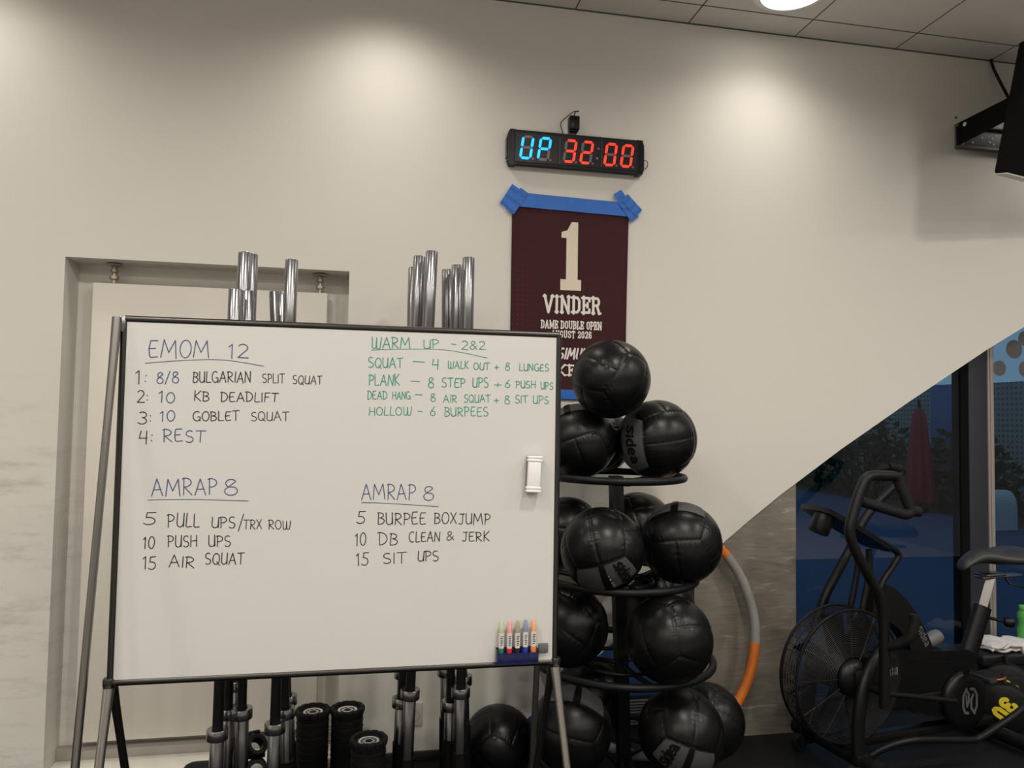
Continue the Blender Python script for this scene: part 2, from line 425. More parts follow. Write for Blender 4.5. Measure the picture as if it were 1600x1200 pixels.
# ------------------------------------------------------------------ slab letters for prints: strokes plus serif feet
def _v(x, a=0., b=1.): return [(x, a), (x, b)]
SL = {  # width, strokes, serif centres (x, y)
 'V': (.78, [[(.10, 1), (.39, .02), (.68, 1)]], [(.10, 1), (.68, 1)]),
 'I': (.34, [_v(.17)], [(.17, 0), (.17, 1)]),
 'N': (.82, [_v(.16), [(.16, .98), (.66, .02)], _v(.66)], [(.16, 0), (.12, 1), (.66, 1)]),
 'D': (.70, [_v(.16), [(.03, .92), (.44, .92), (.58, .76), (.58, .24), (.44, .08), (.03, .08)]], []),
 'E': (.66, [_v(.16), [(.03, .92), (.58, .92), (.58, .74)], [(.16, .5), (.44, .5)], [(.03, .08), (.58, .08), (.58, .26)], _v(.44, .38, .62)], []),
 'R': (.76, [_v(.16), [(.03, .92), (.48, .92), (.58, .80), (.58, .62), (.48, .5), (.16, .5)], [(.44, .5), (.62, .02)]], [(.16, 0), (.64, 0)]),
 'A': (.80, [[(.12, 0), (.40, .98), (.68, 0)], [(.24, .34), (.56, .34)]], [(.12, 0), (.68, 0)]),
 'M': (.98, [_v(.16), [(.16, .98), (.49, .2), (.82, .98)], _v(.82)], [(.16, 0), (.82, 0), (.10, 1), (.88, 1)]),
 'O': (.70, [[(.14, .24), (.14, .76), (.28, .92), (.44, .92), (.58, .76), (.58, .24), (.44, .08), (.28, .08), (.14, .24)]], []),
 'U': (.76, [[(.16, 1), (.16, .24), (.30, .08), (.46, .08), (.60, .24), (.60, 1)]], [(.16, 1), (.60, 1)]),
 'B': (.70, [_v(.16), [(.03, .92), (.46, .92), (.56, .80), (.56, .62), (.46, .52), (.16, .52)], [(.46, .52), (.58, .40), (.58, .20), (.46, .08), (.03, .08)]], []),
 'L': (.62, [_v(.16), [(.03, .08), (.56, .08), (.56, .30)]], [(.16, 1)]),
 'P': (.68, [_v(.16), [(.03, .92), (.48, .92), (.58, .80), (.58, .58), (.48, .44), (.16, .44)]], [(.16, 0)]),
 'G': (.72, [[(.58, .70), (.58, .78), (.44, .92), (.28, .92), (.14, .76), (.14, .24), (.28, .08), (.44, .08), (.58, .22), (.58, .44), (.38, .44)]], []),
 'S': (.68, [[(.56, .72), (.56, .80), (.44, .92), (.26, .92), (.14, .80), (.14, .64), (.26, .53), (.46, .47), (.57, .36), (.57, .20), (.45, .08), (.25, .08), (.13, .20), (.13, .28)]], []),
 'T': (.72, [[(.06, .76), (.06, .92), (.66, .92), (.66, .76)], _v(.36)], [(.36, 0)]),
 'K': (.80, [_v(.16), [(.62, .98), (.20, .48), (.64, .02)]], [(.16, 0), (.16, 1), (.64, 1), (.66, 0)]),
 'Y': (.76, [[(.08, 1), (.38, .48), (.68, 1)], _v(.38, 0, .48)], [(.10, 1), (.66, 1), (.38, 0)]),
 '0': (.66, [[(.14, .24), (.14, .76), (.26, .92), (.40, .92), (.52, .76), (.52, .24), (.40, .08), (.26, .08), (.14, .24)]], []),
 '2': (.66, [[(.14, .70), (.14, .78), (.26, .92), (.42, .92), (.54, .78), (.54, .62), (.12, .10), (.56, .08), (.56, .24)]], []),
 '3': (.66, [[(.13, .74), (.13, .80), (.25, .92), (.42, .92), (.54, .80), (.54, .62), (.44, .52), (.30, .52)], [(.44, .52), (.55, .40), (.55, .20), (.43, .08), (.25, .08), (.13, .20), (.13, .28)]], []),
 '6': (.66, [[(.52, .72), (.52, .78), (.40, .92), (.26, .92), (.14, .76), (.14, .24), (.26, .08), (.42, .08), (.54, .22), (.54, .40), (.42, .52), (.14, .52)]], []),
 ' ': (.36, [], []),
}
def slabword(bm, t, x0, y0, x1, h, f, th=.17, serif=.30, skew=0.):
    nat = 0; xs = []
    for ch in t: xs.append(nat); nat += SL[ch][0] + .06
    nat -= .06; k = (x1 - x0) / nat
    for ch, x in zip(t, xs):
        wd, ss, sf = SL[ch]
        g = lambda p: (x0 + (x + p[0]) * k + skew * p[1] * h, y0 + p[1] * h)
        for st in ss: ribbon(bm, [g(p) for p in st], th * h, f)
        for sx, sy in sf:
            yy = sy - .06 if sy > .5 else sy + .06
            ribbon(bm, [g((sx - serif / 2, yy)), g((sx + serif / 2, yy))], .12 * h, f, joints=False)

# sans lower-case letters of the logo on balls and bike
LG = {
 's': (.62, [[(.56, .86), (.20, .90), (.08, .76), (.16, .58), (.46, .46), (.55, .26), (.42, .08), (.06, .12)]]),
 'i': (.22, [[(.11, .0), (.11, .68)], [(.11, .90), (.11, .96)]]),
 'd': (.62, [[(.54, 1.2), (.54, .06)], [(.54, .24), (.40, .08), (.20, .10), (.08, .34), (.10, .66), (.26, .84), (.44, .80), (.54, .66)]]),
 'e': (.62, [[(.10, .46), (.54, .50), (.50, .74), (.34, .88), (.16, .78), (.08, .5), (.12, .22), (.30, .08), (.52, .14)]]),
 'a': (.62, [[(.12, .78), (.30, .88), (.50, .76), (.54, .5), (.54, .06)], [(.54, .5), (.20, .46), (.08, .28), (.18, .10), (.36, .10), (.54, .28)]]),
}
def logoword(bm, x0, y0, x1, h, f, th=.17):
    nat = sum(LG[c][0] + .08 for c in 'sidea') - .08; k = (x1 - x0) / nat; x = 0
    for c in 'sidea':
        for st in LG[c][1]: ribbon(bm, [(x0 + (x + a) * k, y0 + b * h) for a, b in st], th * h, f)
        x += LG[c][0] + .08

# ================================================================== SETTING
WY = 3.4516
XY = lambda y: (lambda x, z: Vector((x, y, z)))
CURVE = [(.56, 0), (.72, .125), (.90, .268), (1.138, .459), (1.40, .676), (1.62, .856), (1.748, .960), (1.90, 1.078), (2.064, 1.199), (2.40, 1.428), (2.81, 1.687), (3.30, 1.984), (3.537, 2.116), (4.2, 2.46), (5.2, 2.90), (7.0, 3.50)]
bm = B()
prism(bm, [(-5, 0), (-1.31, 0), (-1.31, 2.232), (-.1137, 2.232), (-.1137, 0)] + CURVE + [(7.0, CEIL), (-5, CEIL)], XY(WY), XY(WY + .158))
struct('wall_front', bm, 'wall', smooth=0)
bm = B(); box(bm, (-1.45, 3.61, 0), (0.0, 3.70, 2.4)); struct('wall_recess', bm, 'wall', smooth=0)
bm = B(); box(bm, (-1.31, WY - .02, 0), (-.1137, 3.61, .045), .004); struct('trim_1', bm, 'panelwhite', smooth=30)
bm = B(); box(bm, (-1.31, 3.575, .045), (-.1137, 3.61, .10), .004); struct('trim_2', bm, 'trim_shade', smooth=30)  # skirting under the panel, recess shade put into its darker colour
bm = B(); box(bm, (-.1137, WY - .014, 0), (.60, WY, .043), .004); struct('baseboard_front', bm, 'skirt', smooth=30)
bm = B(); box(bm, (-5, -.3, -.1), (7.0, 3.76, 0)); struct('floor', bm, 'floor', smooth=0)
bm = B(); box(bm, (-5, -6, -.1), (7.0, -.3, 0)); struct('floor_back', bm, 'bounce_floor', smooth=0)  # unseen pale floor added behind the camera to bounce light upward
bm = B(); box(bm, (-5.1, -6, 0), (-5, 3.7, CEIL)); struct('wall_left', bm, 'wall', smooth=0)
bm = B(); box(bm, (-5.1, -6.1, 0), (7.1, -6, CEIL)); struct('wall_back', bm, 'darkwall', smooth=0)
bm = B(); box(bm, (7.0, -6, 0), (7.1, 3.8, CEIL)); struct('wall_right', bm, 'darkwall', smooth=0)
# ceiling of square tiles on a 0.6 m grid
bm = B(); box(bm, (-5.1, -6.1, CEIL), (7.1, 3.8, CEIL + .1))
ceil = struct('ceiling', bm, 'tilem', smooth=0)
bm = B()
x = .948 - 6 * .5978 - .003
while x < 6.9:
    if x > -4.9: box(bm, (x, -6, CEIL - .0012), (x + .006, WY, CEIL + .01))
    x += .5978
y = 3.283
while y > -5.9: box(bm, (-5, y - .003, CEIL - .0012), (7.0, y + .003, CEIL + .01)); y -= .6
put('tile_joint', bm, 'seamline', ceil, smooth=0)
bm = B(); box(bm, (-5, WY - .005, CEIL - .005), (7.0, WY, CEIL)); struct('trim_3', bm, 'seamline', smooth=0)

# hanging panel in the recess
bm = B(); box(bm, (-1.226, 3.535, .135), (-.214, 3.575, 2.14), .004)
door = struct('door_1', bm, 'panelwhite', smooth=30)
for hx in (-1.145, -.25):
    bm = B()
    lathe(bm, [(0, .0), (.028, .0), (.036, -.006), (.030, -.012), (.012, -.014), (.012, -.026), (.016, -.028), (.016, -.040), (.010, -.044), (.010, -.056), (.019, -.058), (.019, -.072), (.009, -.076), (.009, -.096), (0, -.096)], (hx, 3.553, 2.232), seg=20)
    put('hanger', bm, 'brass', door)
for ex in (-1.226, -.214):
    pass

# concrete pier under the slanted wall edge
bm = B()
prism(bm, [(1.60, 0), (2.155, 0), (2.155, 1.262), (2.064, 1.197), (1.90, 1.075), (1.748, .957), (1.60, .837)], XY(3.462), XY(3.95))
struct('wall_pier', bm, 'concrete', smooth=0)

# glazing behind
def window(n, x0, x1):
    bm = B(); box(bm, (x0, 3.70, .0), (x1, 3.712, CEIL)); return struct('window_%d' % n, bm, 'glass', smooth=0)
w1 = window(1, .35, 1.60); w2 = window(2, 2.155, 3.36); w3 = window(3, 3.56, 7.0)
bm = B(); box(bm, (2.155, 3.66, 0), (3.36, 3.70, .07), .003); put('sill_rail', bm, 'frame_grey', w2)
bm = B(); box(bm, (3.345, 3.692, 0), (3.396, 3.76, CEIL), .003); put('gasket', bm, 'matte', w2)
bm = B(); box(bm, (3.396, 3.688, 0), (3.520, 3.80, CEIL), .004); post = struct('trim_4', bm, 'frame_grey')
bm = B(); box(bm, (3.520, 3.682, 0), (3.535, 3.80, CEIL), .002); put('cover_strip', bm, 'alu', post)
bm = B(); box(bm, (3.538, 3.682, 0), (3.560, 3.80, CEIL), .002); put('glazing_bead', bm, 'alu', post)
bm = B(); box(bm, (3.56, 3.66, 0), (7.0, 3.70, .07), .003); put('sill_rail', bm, 'frame_grey', w3)
for cx, cz, r in ((3.72, 2.02, .055), (3.617, 1.905, .045), (3.80, 1.905, .05), (3.795, 2.085, .045), (3.90, 2.02, .05), (3.70, 2.17, .05), (3.92, 2.2, .06)):
    bm = B(); lathe(bm, [(0, -.0015), (r, -.0015), (r, 0)], (cx, 3.70, cz), (0, 1, 0), 40); put('dot_film', bm, 'dullgrey', w3, smooth=0)
# low slatted heater along the glass beside the pier
bm = B(); box(bm, (.95, 3.655, 0), (1.58, 3.695, .14), .003)
ht = struct('trim_5', bm, 'matte')
bm = B()
for i in range(9): box(bm, (.97, 3.645, .012 + i * .0145), (1.57, 3.656, .018 + i * .0145))
put('slat', bm, 'dullgrey', ht, smooth=0)

# ================================================================== OUTSIDE
bm = B(); box(bm, (-12, 3.80, -.12), (9.9, 45, -.02)); struct('ground_court', bm, 'court', smooth=0)
bm = B(); box(bm, (9.9, 3.8, -.12), (60, 45, -.03)); struct('ground_bed', bm, 'bed', smooth=0)
bm = B(); box(bm, (13.0, 3.5, -.1), (13.25, 45, 2.46)); struct('wall_garden', bm, 'perf', smooth=0)
def bush(label, c, s, n=520, seed=1):
    r = random.Random(seed); bm = B()
    for i in range(n):
        th = r.uniform(0, 2 * pi); ph = math.acos(r.uniform(-.2, 1)); q = r.uniform(.55, 1.05)
        p = Vector((c[0] + s[0] * q * sin(ph) * cos(th), c[1] + s[1] * q * sin(ph) * sin(th), c[2] + s[2] * max(0.02, q * cos(ph))))
        d = Vector((r.uniform(-1, 1), r.uniform(-1, 1), r.uniform(-.3, 1))).normalized(); e = d.cross(Vector((r.uniform(-1, 1), r.uniform(-1, 1), .3))).normalized(); l = r.uniform(.12, .30)
        bm.faces.new([bm.verts.new(p), bm.verts.new(p + d * l * .5 + e * l * .25), bm.verts.new(p + d * l), bm.verts.new(p + d * l * .5 - e * l * .25)])
    for k in range(5):
        a = 2 * pi * k / 5; tube(bm, [(c[0], c[1], c[2]), (c[0] + s[0] * .4 * cos(a), c[1] + s[1] * .4 * sin(a), c[2] + s[2] * .7)], .02, 5)
    return tag(put('garden_bush', bm, 'bush', smooth=0), label, 'bush', 'bushes beyond the court')
bush('dark bush outside, leftmost, low against the slanted wall edge', (10.9, 21.5, -.03), (.9, 1.6, 2.3), 1500, 1)
bush('dark bush outside, left of the tall red shape', (10.9, 18.2, -.03), (.9, 1.6, 2.2), 1500, 2)
bush('dark bush outside, right behind the tall red shape', (11.0, 14.9, -.03), (.9, 1.6, 1.8), 1300, 3)
bush('dark bush outside, between the red shape and the grey window post', (10.9, 12.0, -.03), (.8, 1.25, 1.4), 1100, 4)
bush('dark bush outside, right of the grey window post, behind the curved seat', (11.2, 9.2, -.03), (.9, 1.35, 1.45), 1200, 5)
# tall closed red sunshade
t = thing('closed_sunshade', 'tall narrow red shape, like a closed sunshade, beyond the left window pane', 'sunshade', (9.75, 11.72, -.02))
bm = B(); tube(bm, [(9.75, 11.72, -.02), (9.75, 11.72, 2.0)], .025, 10); put('pole', bm, 'matte', t)
bm = B(); lathe(bm, [(.0, 1.86), (.04, 1.85), (.10, 1.72), (.14, 1.3), (.19, .8), (.23, .30), (.21, .16), (.05, .14)], (9.75, 11.72, 0), seg=40, wob=lambda j, r, h: 1 + .12 * sin(j * pi / 2.5)); put('canopy', bm, 'red', t)
bm = B(); lathe(bm, [(0, .0), (.16, .0), (.16, .05), (.03, .07), (0, .07)], (9.75, 11.72, -.02), seg=24); put('foot', bm, 'matte', t)
# blue screen by the garden wall
bm = B(); box(bm, (12.6, 14.1, -.03), (12.7, 14.8, 2.45), .01); tag(put('blue_screen', bm, 'outblue'), 'upright blue screen panel outside, left of the window post', 'screen')
# curved pale seat
bm = B()
pth = smoothpath([(9.4, 9.95, -.02), (9.4, 9.95, .35), (9.4, 9.90, .50), (9.4, 9.78, .55), (9.4, 9.66, .50), (9.4, 9.60, .35), (9.4, 9.60, -.02)], 5)
for a, b_ in zip(pth, pth[1:]):
    d = (b_ - a).normalized(); nn = Vector((1, 0, 0)).cross(d) * .02
    vs = [bm.verts.new(p + o + Vector((sx, 0, 0))) for sx in (-.25, .25) for p, o in ((a, -nn), (b_, -nn), (b_, nn), (a, nn))]
    for q in ((0, 1, 2, 3), (7, 6, 5, 4), (0, 4, 5, 1), (1, 5, 6, 2), (2, 6, 7, 3), (3, 7, 4, 0)): bm.faces.new([vs[i] for i in q])
bmesh.ops.remove_doubles(bm, verts=bm.verts, dist=.0005)
tag(put('curved_seat', bm, 'outmetal', smooth=60), 'pale arched seat outside, beyond the right window pane', 'seat')

# ================================================================== CEILING LAMP
t = thing('ceiling_downlight', 'round recessed ceiling downlight, lit, at the top edge above the clock', 'ceiling light', (1.90, 3.07, CEIL))
bm = B(); lathe(bm, [(.155, -.002), (.182, -.004), (.184, .0)], (1.90, 3.07, CEIL), seg=48); lathe(bm, [(.155, -.002), (.148, -.016), (.146, .0)], (1.90, 3.07, CEIL), seg=48); put('trim_ring', bm, 'trim', t)
bm = B(); lathe(bm, [(0, -.010), (.10, -.010), (.150, -.005), (.150, .0)], (1.90, 3.07, CEIL), seg=48); put('diffuser', bm, 'glow', t)

# ================================================================== WALL CLOCK
CX0, CX1, CZ0, CZ1 = .607, 1.300, 2.776, 2.952; CF = WY - .052
t = thing('wall_timer', 'black wall timer with blue and red digits reading UP 32:00', 'timer', (.953, WY, CZ0))
bm = B(); prism(bm, [(CF + .004, CZ0 + .004), (CF + .016, CZ0), (WY - .003, CZ0 + .01), (WY - .003, CZ1 - .01), (CF + .016, CZ1), (CF + .004, CZ1 - .004)],
                lambda a, b: Vector((CX0 + .03, a, b)), lambda a, b: Vector((CX1 - .03, a, b)))
put('housing', bm, 'black', t, smooth=20)
for s in (0, 1):
    bm = B(); prof = []
    x0 = CX0 if s == 0 else CX1 - .042
    for i in range(10):
        hz = (CZ1 - CZ0) / 2 * (.975 - .55 * max(0, 1 - (i + .5) / 4) ** 2)
        xa = x0 + i * .0042 if s == 0 else x0 + .042 - (i + 1) * .0042
        box(bm, (xa, CF + (.002 if i % 2 else .005) + .012 * max(0, 1 - (i + .5) / 4) ** 2, (CZ0 + CZ1) / 2 - hz), (xa + .0042, WY - .004, (CZ0 + CZ1) / 2 + hz))
    put('end_cap', bm, 'plastic', t, smooth=0)
bm = B(); box(bm, (CX0 + .042, CF + .0015, CZ0 + .018), (CX1 - .042, CF + .006, CZ1 - .018)); put('display_window', bm, mat('smoked_window', (.012, .010, .013), .35, spec=.3), t, smooth=0)
DW, DH, SK = .048, .104, .14
def segpoly(k, cx, cz):
    hw, hh, th = DW / 2, DH / 2, .0125; g = .0016
    H = lambda z: [(-hw + g + th * .1, z), (-hw + th * .6 + g, z + th / 2), (hw - th * .6 - g, z + th / 2), (hw - g - th * .1, z), (hw - th * .6 - g, z - th / 2), (-hw + th * .6 + g, z - th / 2)]
    V = lambda x, a, b: [(x, a + g), (x + th / 2, a + th * .6 + g), (x + th / 2, b - th * .6 - g), (x, b - g), (x - th / 2, b - th * .6 - g), (x - th / 2, a + th * .6 + g)]
    P_ = {'a': H(hh), 'g': H(0), 'd': H(-hh), 'f': V(-hw, 0, hh), 'b': V(hw, 0, hh), 'e': V(-hw, -hh, 0), 'c': V(hw, -hh, 0)}[k]
    return [(cx + x + SK * z, cz + z) for x, z in P_]
LIT = {'U': 'bcdef', 'P': 'abefg', '3': 'abcdg', '2': 'abdeg', '0': 'abcdef'}
W_ = CX1 - CX0; zc = (CZ0 + CZ1) / 2
for ch, fr, col in (('U', .137, 'led_b'), ('P', .262, 'led_b'), ('3', .446, 'led_r'), ('2', .567, 'led_r'), ('0', .742, 'led_r'), ('0', .864, 'led_r')):
    cx = CX0 + fr * W_
    bm = B()
    for k in 'abcdefg':
        prism(bm, segpoly(k, cx, zc), XY(CF + .0002), XY(CF + .002), 0 if k in LIT[ch] else 1)
    lathe(bm, [(0, -.0015), (.0055, -.0015), (.0055, 0)], (cx + DW / 2 + .006, CF + .0016, zc - DH / 2 - .001), (0, 1, 0), 16, mi=1)
    put('digit', bm, [col, 'led_off'], t, smooth=0, label='%s digit reading %s' % ('blue' if col == 'led_b' else 'red', ch))
for dz in (.024, -.024):
    bm = B(); lathe(bm, [(0, -.0015), (.0065, -.0015), (.0065, 0)], (CX0 + .648 * W_ + dz * SK, CF + .0016, zc + dz), (0, 1, 0), 18); put('colon_dot', bm, 'led_off', t, smooth=0)
for fr in (.372, .676):
    bm = B(); box(bm, (CX0 + fr * W_ - .0008, CF + .0006, zc - .066), (CX0 + fr * W_ + .0008, CF + .002, zc + .066)); put('divider', bm, 'dullgrey', t, smooth=0)
bm = B(); tube(bm, smoothpath([(1.298, 3.43, 2.86), (1.318, 3.425, 2.855), (1.322, 3.425, 2.835), (1.312, 3.43, 2.818), (1.296, 3.43, 2.82)], 5), .002, 8); put('cable', bm, 'plastic', t)

# adapter on its trunking
bm = B(); box(bm, (.893, WY - .014, 2.946), (.962, WY, 3.030), .002); tag(put('cable_trunking', bm, 'white'), 'short white cable trunking on the wall above the timer', 'cable trunking')
t = thing('power_adapter', 'small black power adapter plugged in above the timer', 'adapter', (.938, WY - .014, 2.968))
bm = B(); box(bm, (.912, WY - .058, 2.972), (.962, WY - .014, 3.040), .005); put('body', bm, 'plastic', t)
bm = B(); box(bm, (.914, WY - .05, 2.964), (.958, WY - .014, 2.973), .003)
for i in range(3): lathe(bm, [(0, 0), (.004, 0), (.004, .006), (0, .006)], (.922 + i * .013, WY - .036, 2.959), seg=10)
put('plug_end', bm, 'plastic', t)
bm = B(); tube(bm, smoothpath([(.938, WY - .04, 3.036), (.938, WY - .04, 3.052), (.946, WY - .036, 3.066), (.962, WY - .034, 3.072)], 5), .003, 8)
tube(bm, smoothpath([(.958, WY - .034, 3.071), (.935, WY - .036, 3.066), (.905, WY - .03, 3.042), (.880, WY - .02, 3.018), (.876, WY - .018, 3.000), (.884, WY - .018, 2.970), (.888, WY - .02, 2.940)], 5), .0022, 8)
put('cord', bm, 'plastic', t)

# ================================================================== BANNER
t = thing('wall_banner', 'dark maroon cloth banner with a large cream number 1 taped to the wall', 'banner', (.94, WY, 1.66))
def bany(x, z):
    return WY - .010 - .004 * sin(x * 9 + z * 2.2) * min(1, max(0, (2.62 - z) * 2)) - .003 * sin(x * 23 - z * 5) * min(1, max(0, (2.62 - z)))
bm = B(); NX, NZ = 28, 44; G = []
for j in range(NZ + 1):
    z = 1.665 + (2.615 - 1.665) * j / NZ; row = []
    for i in range(NX + 1):
        pull = .012 * (1 - j / NZ); x = (.643 + pull * .2) + (1.232 - .643 - pull * 1.3) * i / NX
        row.append(bm.verts.new((x, bany(x, z), z)))
    G.append(row)
for j in range(NZ):
    for i in range(NX): bm.faces.new((G[j][i], G[j][i + 1], G[j + 1][i + 1], G[j + 1][i]))
cl = put('cloth', bm, 'cloth', t)
so = cl.modifiers.new('s', 'SOLIDIFY'); so.thickness = .0015; so.offset = 0
bf = lambda x, z: Vector((x, bany(x, z) - .0022, z))
bm = B()
ONE = [(.940, 2.528), (.972, 2.528), (.972, 2.245), (.990, 2.245), (.990, 2.192), (.886, 2.192), (.886, 2.245), (.914, 2.245), (.914, 2.448), (.889, 2.448), (.889, 2.476), (.918, 2.486)]
prism(bm, ONE, bf, lambda x, z: bf(x, z) + Vector((0, .001, 0)))
put('number', bm, 'cream', t, smooth=0)
for word, a in (('VINDER', (.803, 2.080, 1.092, .084, .15)), ('DAME DOUBLE OPEN', (.793, 2.003, 1.097, .040, .14)), ('AUGUST 2026', (.845, 1.959, 1.046, .036, .145)), ('KEY', (.880, 1.776, 1.012, .055, .16))):
    bm = B(); slabword(bm, word, a[0], a[1], a[2], a[3], bf, th=a[4]); put('lettering', bm, 'offwhite', t, smooth=0)
bm = B()
for i, ch in enumerate('SIMUL'):
    pass
SI = {'S': HW['S'], 'I': HW['I'], 'M': HW['M'], 'U': HW['U'], 'L': HW['L']}
x = .884
for ch in 'SIMUL':
    for st in SI[ch][1]: ribbon(bm, [(x + px * .036 + py * .010, 1.859 + py * .050) for px, py in st], .0085, bf)
    x += (SI[ch][0] + .26) * .036
put('lettering', bm, 'offwhite', t, smooth=0)
def tape(p, q, wd, dy=.016, name_label=None):
    bm = B(); dx, dz = q[0] - p[0], q[1] - p[1]; l = sqrt(dx * dx + dz * dz); nx, nz = -dz / l * wd / 2, dx / l * wd / 2
    N_ = 8; ra = []; 
    for i in range(N_ + 1):
        s_ = i / N_; e = .006 * (1 if i % 2 else -.3) if i in (0, N_) else 0
        x, z = p[0] + dx * s_, p[1] + dz * s_; yy = WY - dy - .0015 * sin(i * 2.1)
        ra.append((bm.verts.new((x + nx + dx / l * e, yy, z + nz)), bm.verts.new((x - nx, yy - .0006, z - nz))))
    for a, b_ in zip(ra, ra[1:]): bm.faces.new((a[0], b_[0], b_[1], a[1]))
    o = put('tape_strip', bm, 'tape', t, smooth=0); sm = o.modifiers.new('s', 'SOLIDIFY'); sm.thickness = .0006
    return o
tape((.690, 2.628), (1.200, 2.616), .052, .016); tape((.652, 2.600), (1.226, 2.588), .030, .0175)
tape((.672, 2.672), (.612, 2.575), .075, .019); tape((.700, 2.664), (.630, 2.556), .045, .021)
tape((1.168, 2.690), (1.262, 2.560), .050, .019); tape((1.205, 2.668), (1.282, 2.592), .048, .021)
tape((.70, 1.690), (1.20, 1.682), .045, .016)

# ================================================================== WALL BRACKET + SCREEN, top right
t = thing('wall_bracket', 'black steel screen bracket with drilled plate bolted high on the right wall', 'bracket', (3.115, WY, 3.08))
bm = B(); box(bm, (3.105, WY - .012, 3.085), (3.62, WY, 3.205), .003)
box(bm, (3.105, WY - .03, 3.080), (3.62, WY, 3.092), .002); box(bm, (3.105, WY - .03, 3.198), (3.62, WY, 3.210), .002); put('wall_plate', bm, 'dullgrey', t)
for i, (hx, hz) in enumerate(((3.19, 3.15), (3.21, 3.12), (3.27, 3.152), (3.32, 3.13), (3.335, 3.152), (3.345, 3.12), (3.36, 3.17))):
    bm = B(); lathe(bm, [(0, -.001), (.006, -.001), (.006, 0)], (hx, WY - .0125, hz), (0, 1, 0), 14); put('hole', bm, 'greywhite', t, smooth=0)
for hx, hz in ((3.14, 3.115), (3.195, 3.175)):
    bm = B(); lathe(bm, [(0, -.012), (.007, -.012), (.007, -.004), (.015, -.003), (.015, 0), (0, 0)], (hx, WY - .012, hz), (0, 1, 0), 18); put('bolt', bm, 'steel', t)
bm = B(); prism(bm, [(WY, 3.092), (WY, 3.215), (3.07, 3.218), (3.05, 3.21), (3.05, 3.12), (3.07, 3.11)], lambda a, b: Vector((3.108, a, b)), lambda a, b: Vector((3.116, a, b)))
put('arm', bm, 'matte', t, smooth=0)
bm = B(); lathe(bm, [(0, 0), (.011, 0), (.011, -.002), (0, -.002)], (3.107, 3.38, 3.19), (1, 0, 0), 16); put('bolt', bm, 'trim', t)
sc = thing('wall_screen', 'black screen tilted down, cut off by the right edge of the photo', 'screen', (3.235, 3.04, 2.77), rot=(radians(12), 0, radians(14)))
bm = B(); box(bm, (-.34, -.03, 0), (.62, .03, .60), .012); put('housing', bm, 'matte', sc, world=False)
bm = B(); box(bm, (-.33, -.028, -.006), (.61, .028, .002), .002); put('bottom_trim', bm, 'greywhite', sc, world=False)
bm = B(); box(bm, (-.22, -.042, .20), (-.12, -.03, .46), .004); box(bm, (-.20, -.052, .30), (-.10, -.03, .34), .004); put('mount_plate', bm, 'plastic', sc, world=False)
bm = B(); tube(bm, smoothpath([(3.335, WY - .012, 3.60), (3.345, WY - .02, 3.54), (3.385, WY - .04, 3.43), (3.375, WY - .10, 3.33), (3.36, WY - .2, 3.24), (3.36, WY - .30, 3.15)], 6), .008, 10)
tag(put('screen_cable', bm, 'plastic'), 'black cable dropping from the ceiling to the screen bracket', 'cable')
bm = B(); lathe(bm, [(0, -.004), (.007, -.004), (.007, 0), (0, 0)], (3.117, WY, 3.255), (0, 1, 0), 14); tag(put('wall_anchor', bm, 'dullgrey'), 'tiny grey wall plug hole just above the bracket', 'wall plug')

# wall socket
t = thing('wall_socket', 'pale double wall socket low on the wall behind the barbells', 'socket', (.232, WY, .155))
bm = B(); box(bm, (.190, WY - .012, .158), (.262, WY, .262), .004); put('frame', bm, 'greywhite', t)
bm = B(); lathe(bm, [(.025, -.0015), (.024, 0), (.019, .010), (0, .010)], (.226, WY - .0125, .204), (0, 1, 0), 28)
put('socket_insert', bm, 'dullgrey', t)

# ================================================================== WHITEBOARD
BX, BY, BZ, BWD, BHT = -.655, 2.127, .86, 1.20, .96
bd = lambda u, v: Vector((BX + u, BY - .0055, BZ + v))
t = thing('whiteboard_easel', 'freestanding whiteboard on tubular steel legs with handwritten workout lists', 'whiteboard', (BX + .6, BY, 0))
bm = B(); box(bm, (BX + .004, BY - .005, BZ + .004), (BX + BWD - .004, BY + .008, BZ + BHT - .004)); put('board_panel', bm, 'board', t, smooth=0)
FR = .0095
for nm, p, q in (('rail', (0, BHT), (BWD, BHT)), ('rail', (0, 0), (BWD, 0)), ('stile', (0, 0), (0, BHT)), ('stile', (BWD, 0), (BWD, BHT))):
    bm = B(); tube(bm, [(BX + p[0], BY, BZ + p[1]), (BX + q[0], BY, BZ + q[1])], FR, 14); put(nm, bm, 'darksteel', t)
def leg(a, b, mname, r=.0115):
    bm = B(); a = Vector(a); b = Vector(b); n = 14; pts = [a + (b - a) * i / n for i in range(n + 1)]
    tube(bm, pts, [r * (1.0 if i > 1 else (1.25 if i == 0 else 1.08)) for i in range(n + 1)], 14)
    o = put('leg', bm, mname, t)
    bm = B(); tube(bm, [b - (b - a).normalized() * .03, b], r * 1.25, 14); put('rubber_foot', bm, 'rubber', o)
    return o
zb = BZ - .012
leg((BX, BY - .012, zb), (-.657, 1.885, .0), 'steel'); leg((BX + .002, BY + .012, zb), (-.585, 2.36, .0), 'darksteel', .0105)
leg((BX + BWD, BY - .012, zb), (.611, 1.885, .0), 'steel'); leg((BX + BWD - .002, BY + .012, zb), (.480, 2.36, .0), 'darksteel', .0105)
leg((BX - .016, BY - .010, BZ + BHT + .002), (-.690, 1.90, .0), 'midsteel', .010); leg((BX + BWD - .014, BY + .022, BZ + BHT - .004), (.521, 2.36, .0), 'midsteel', .010)
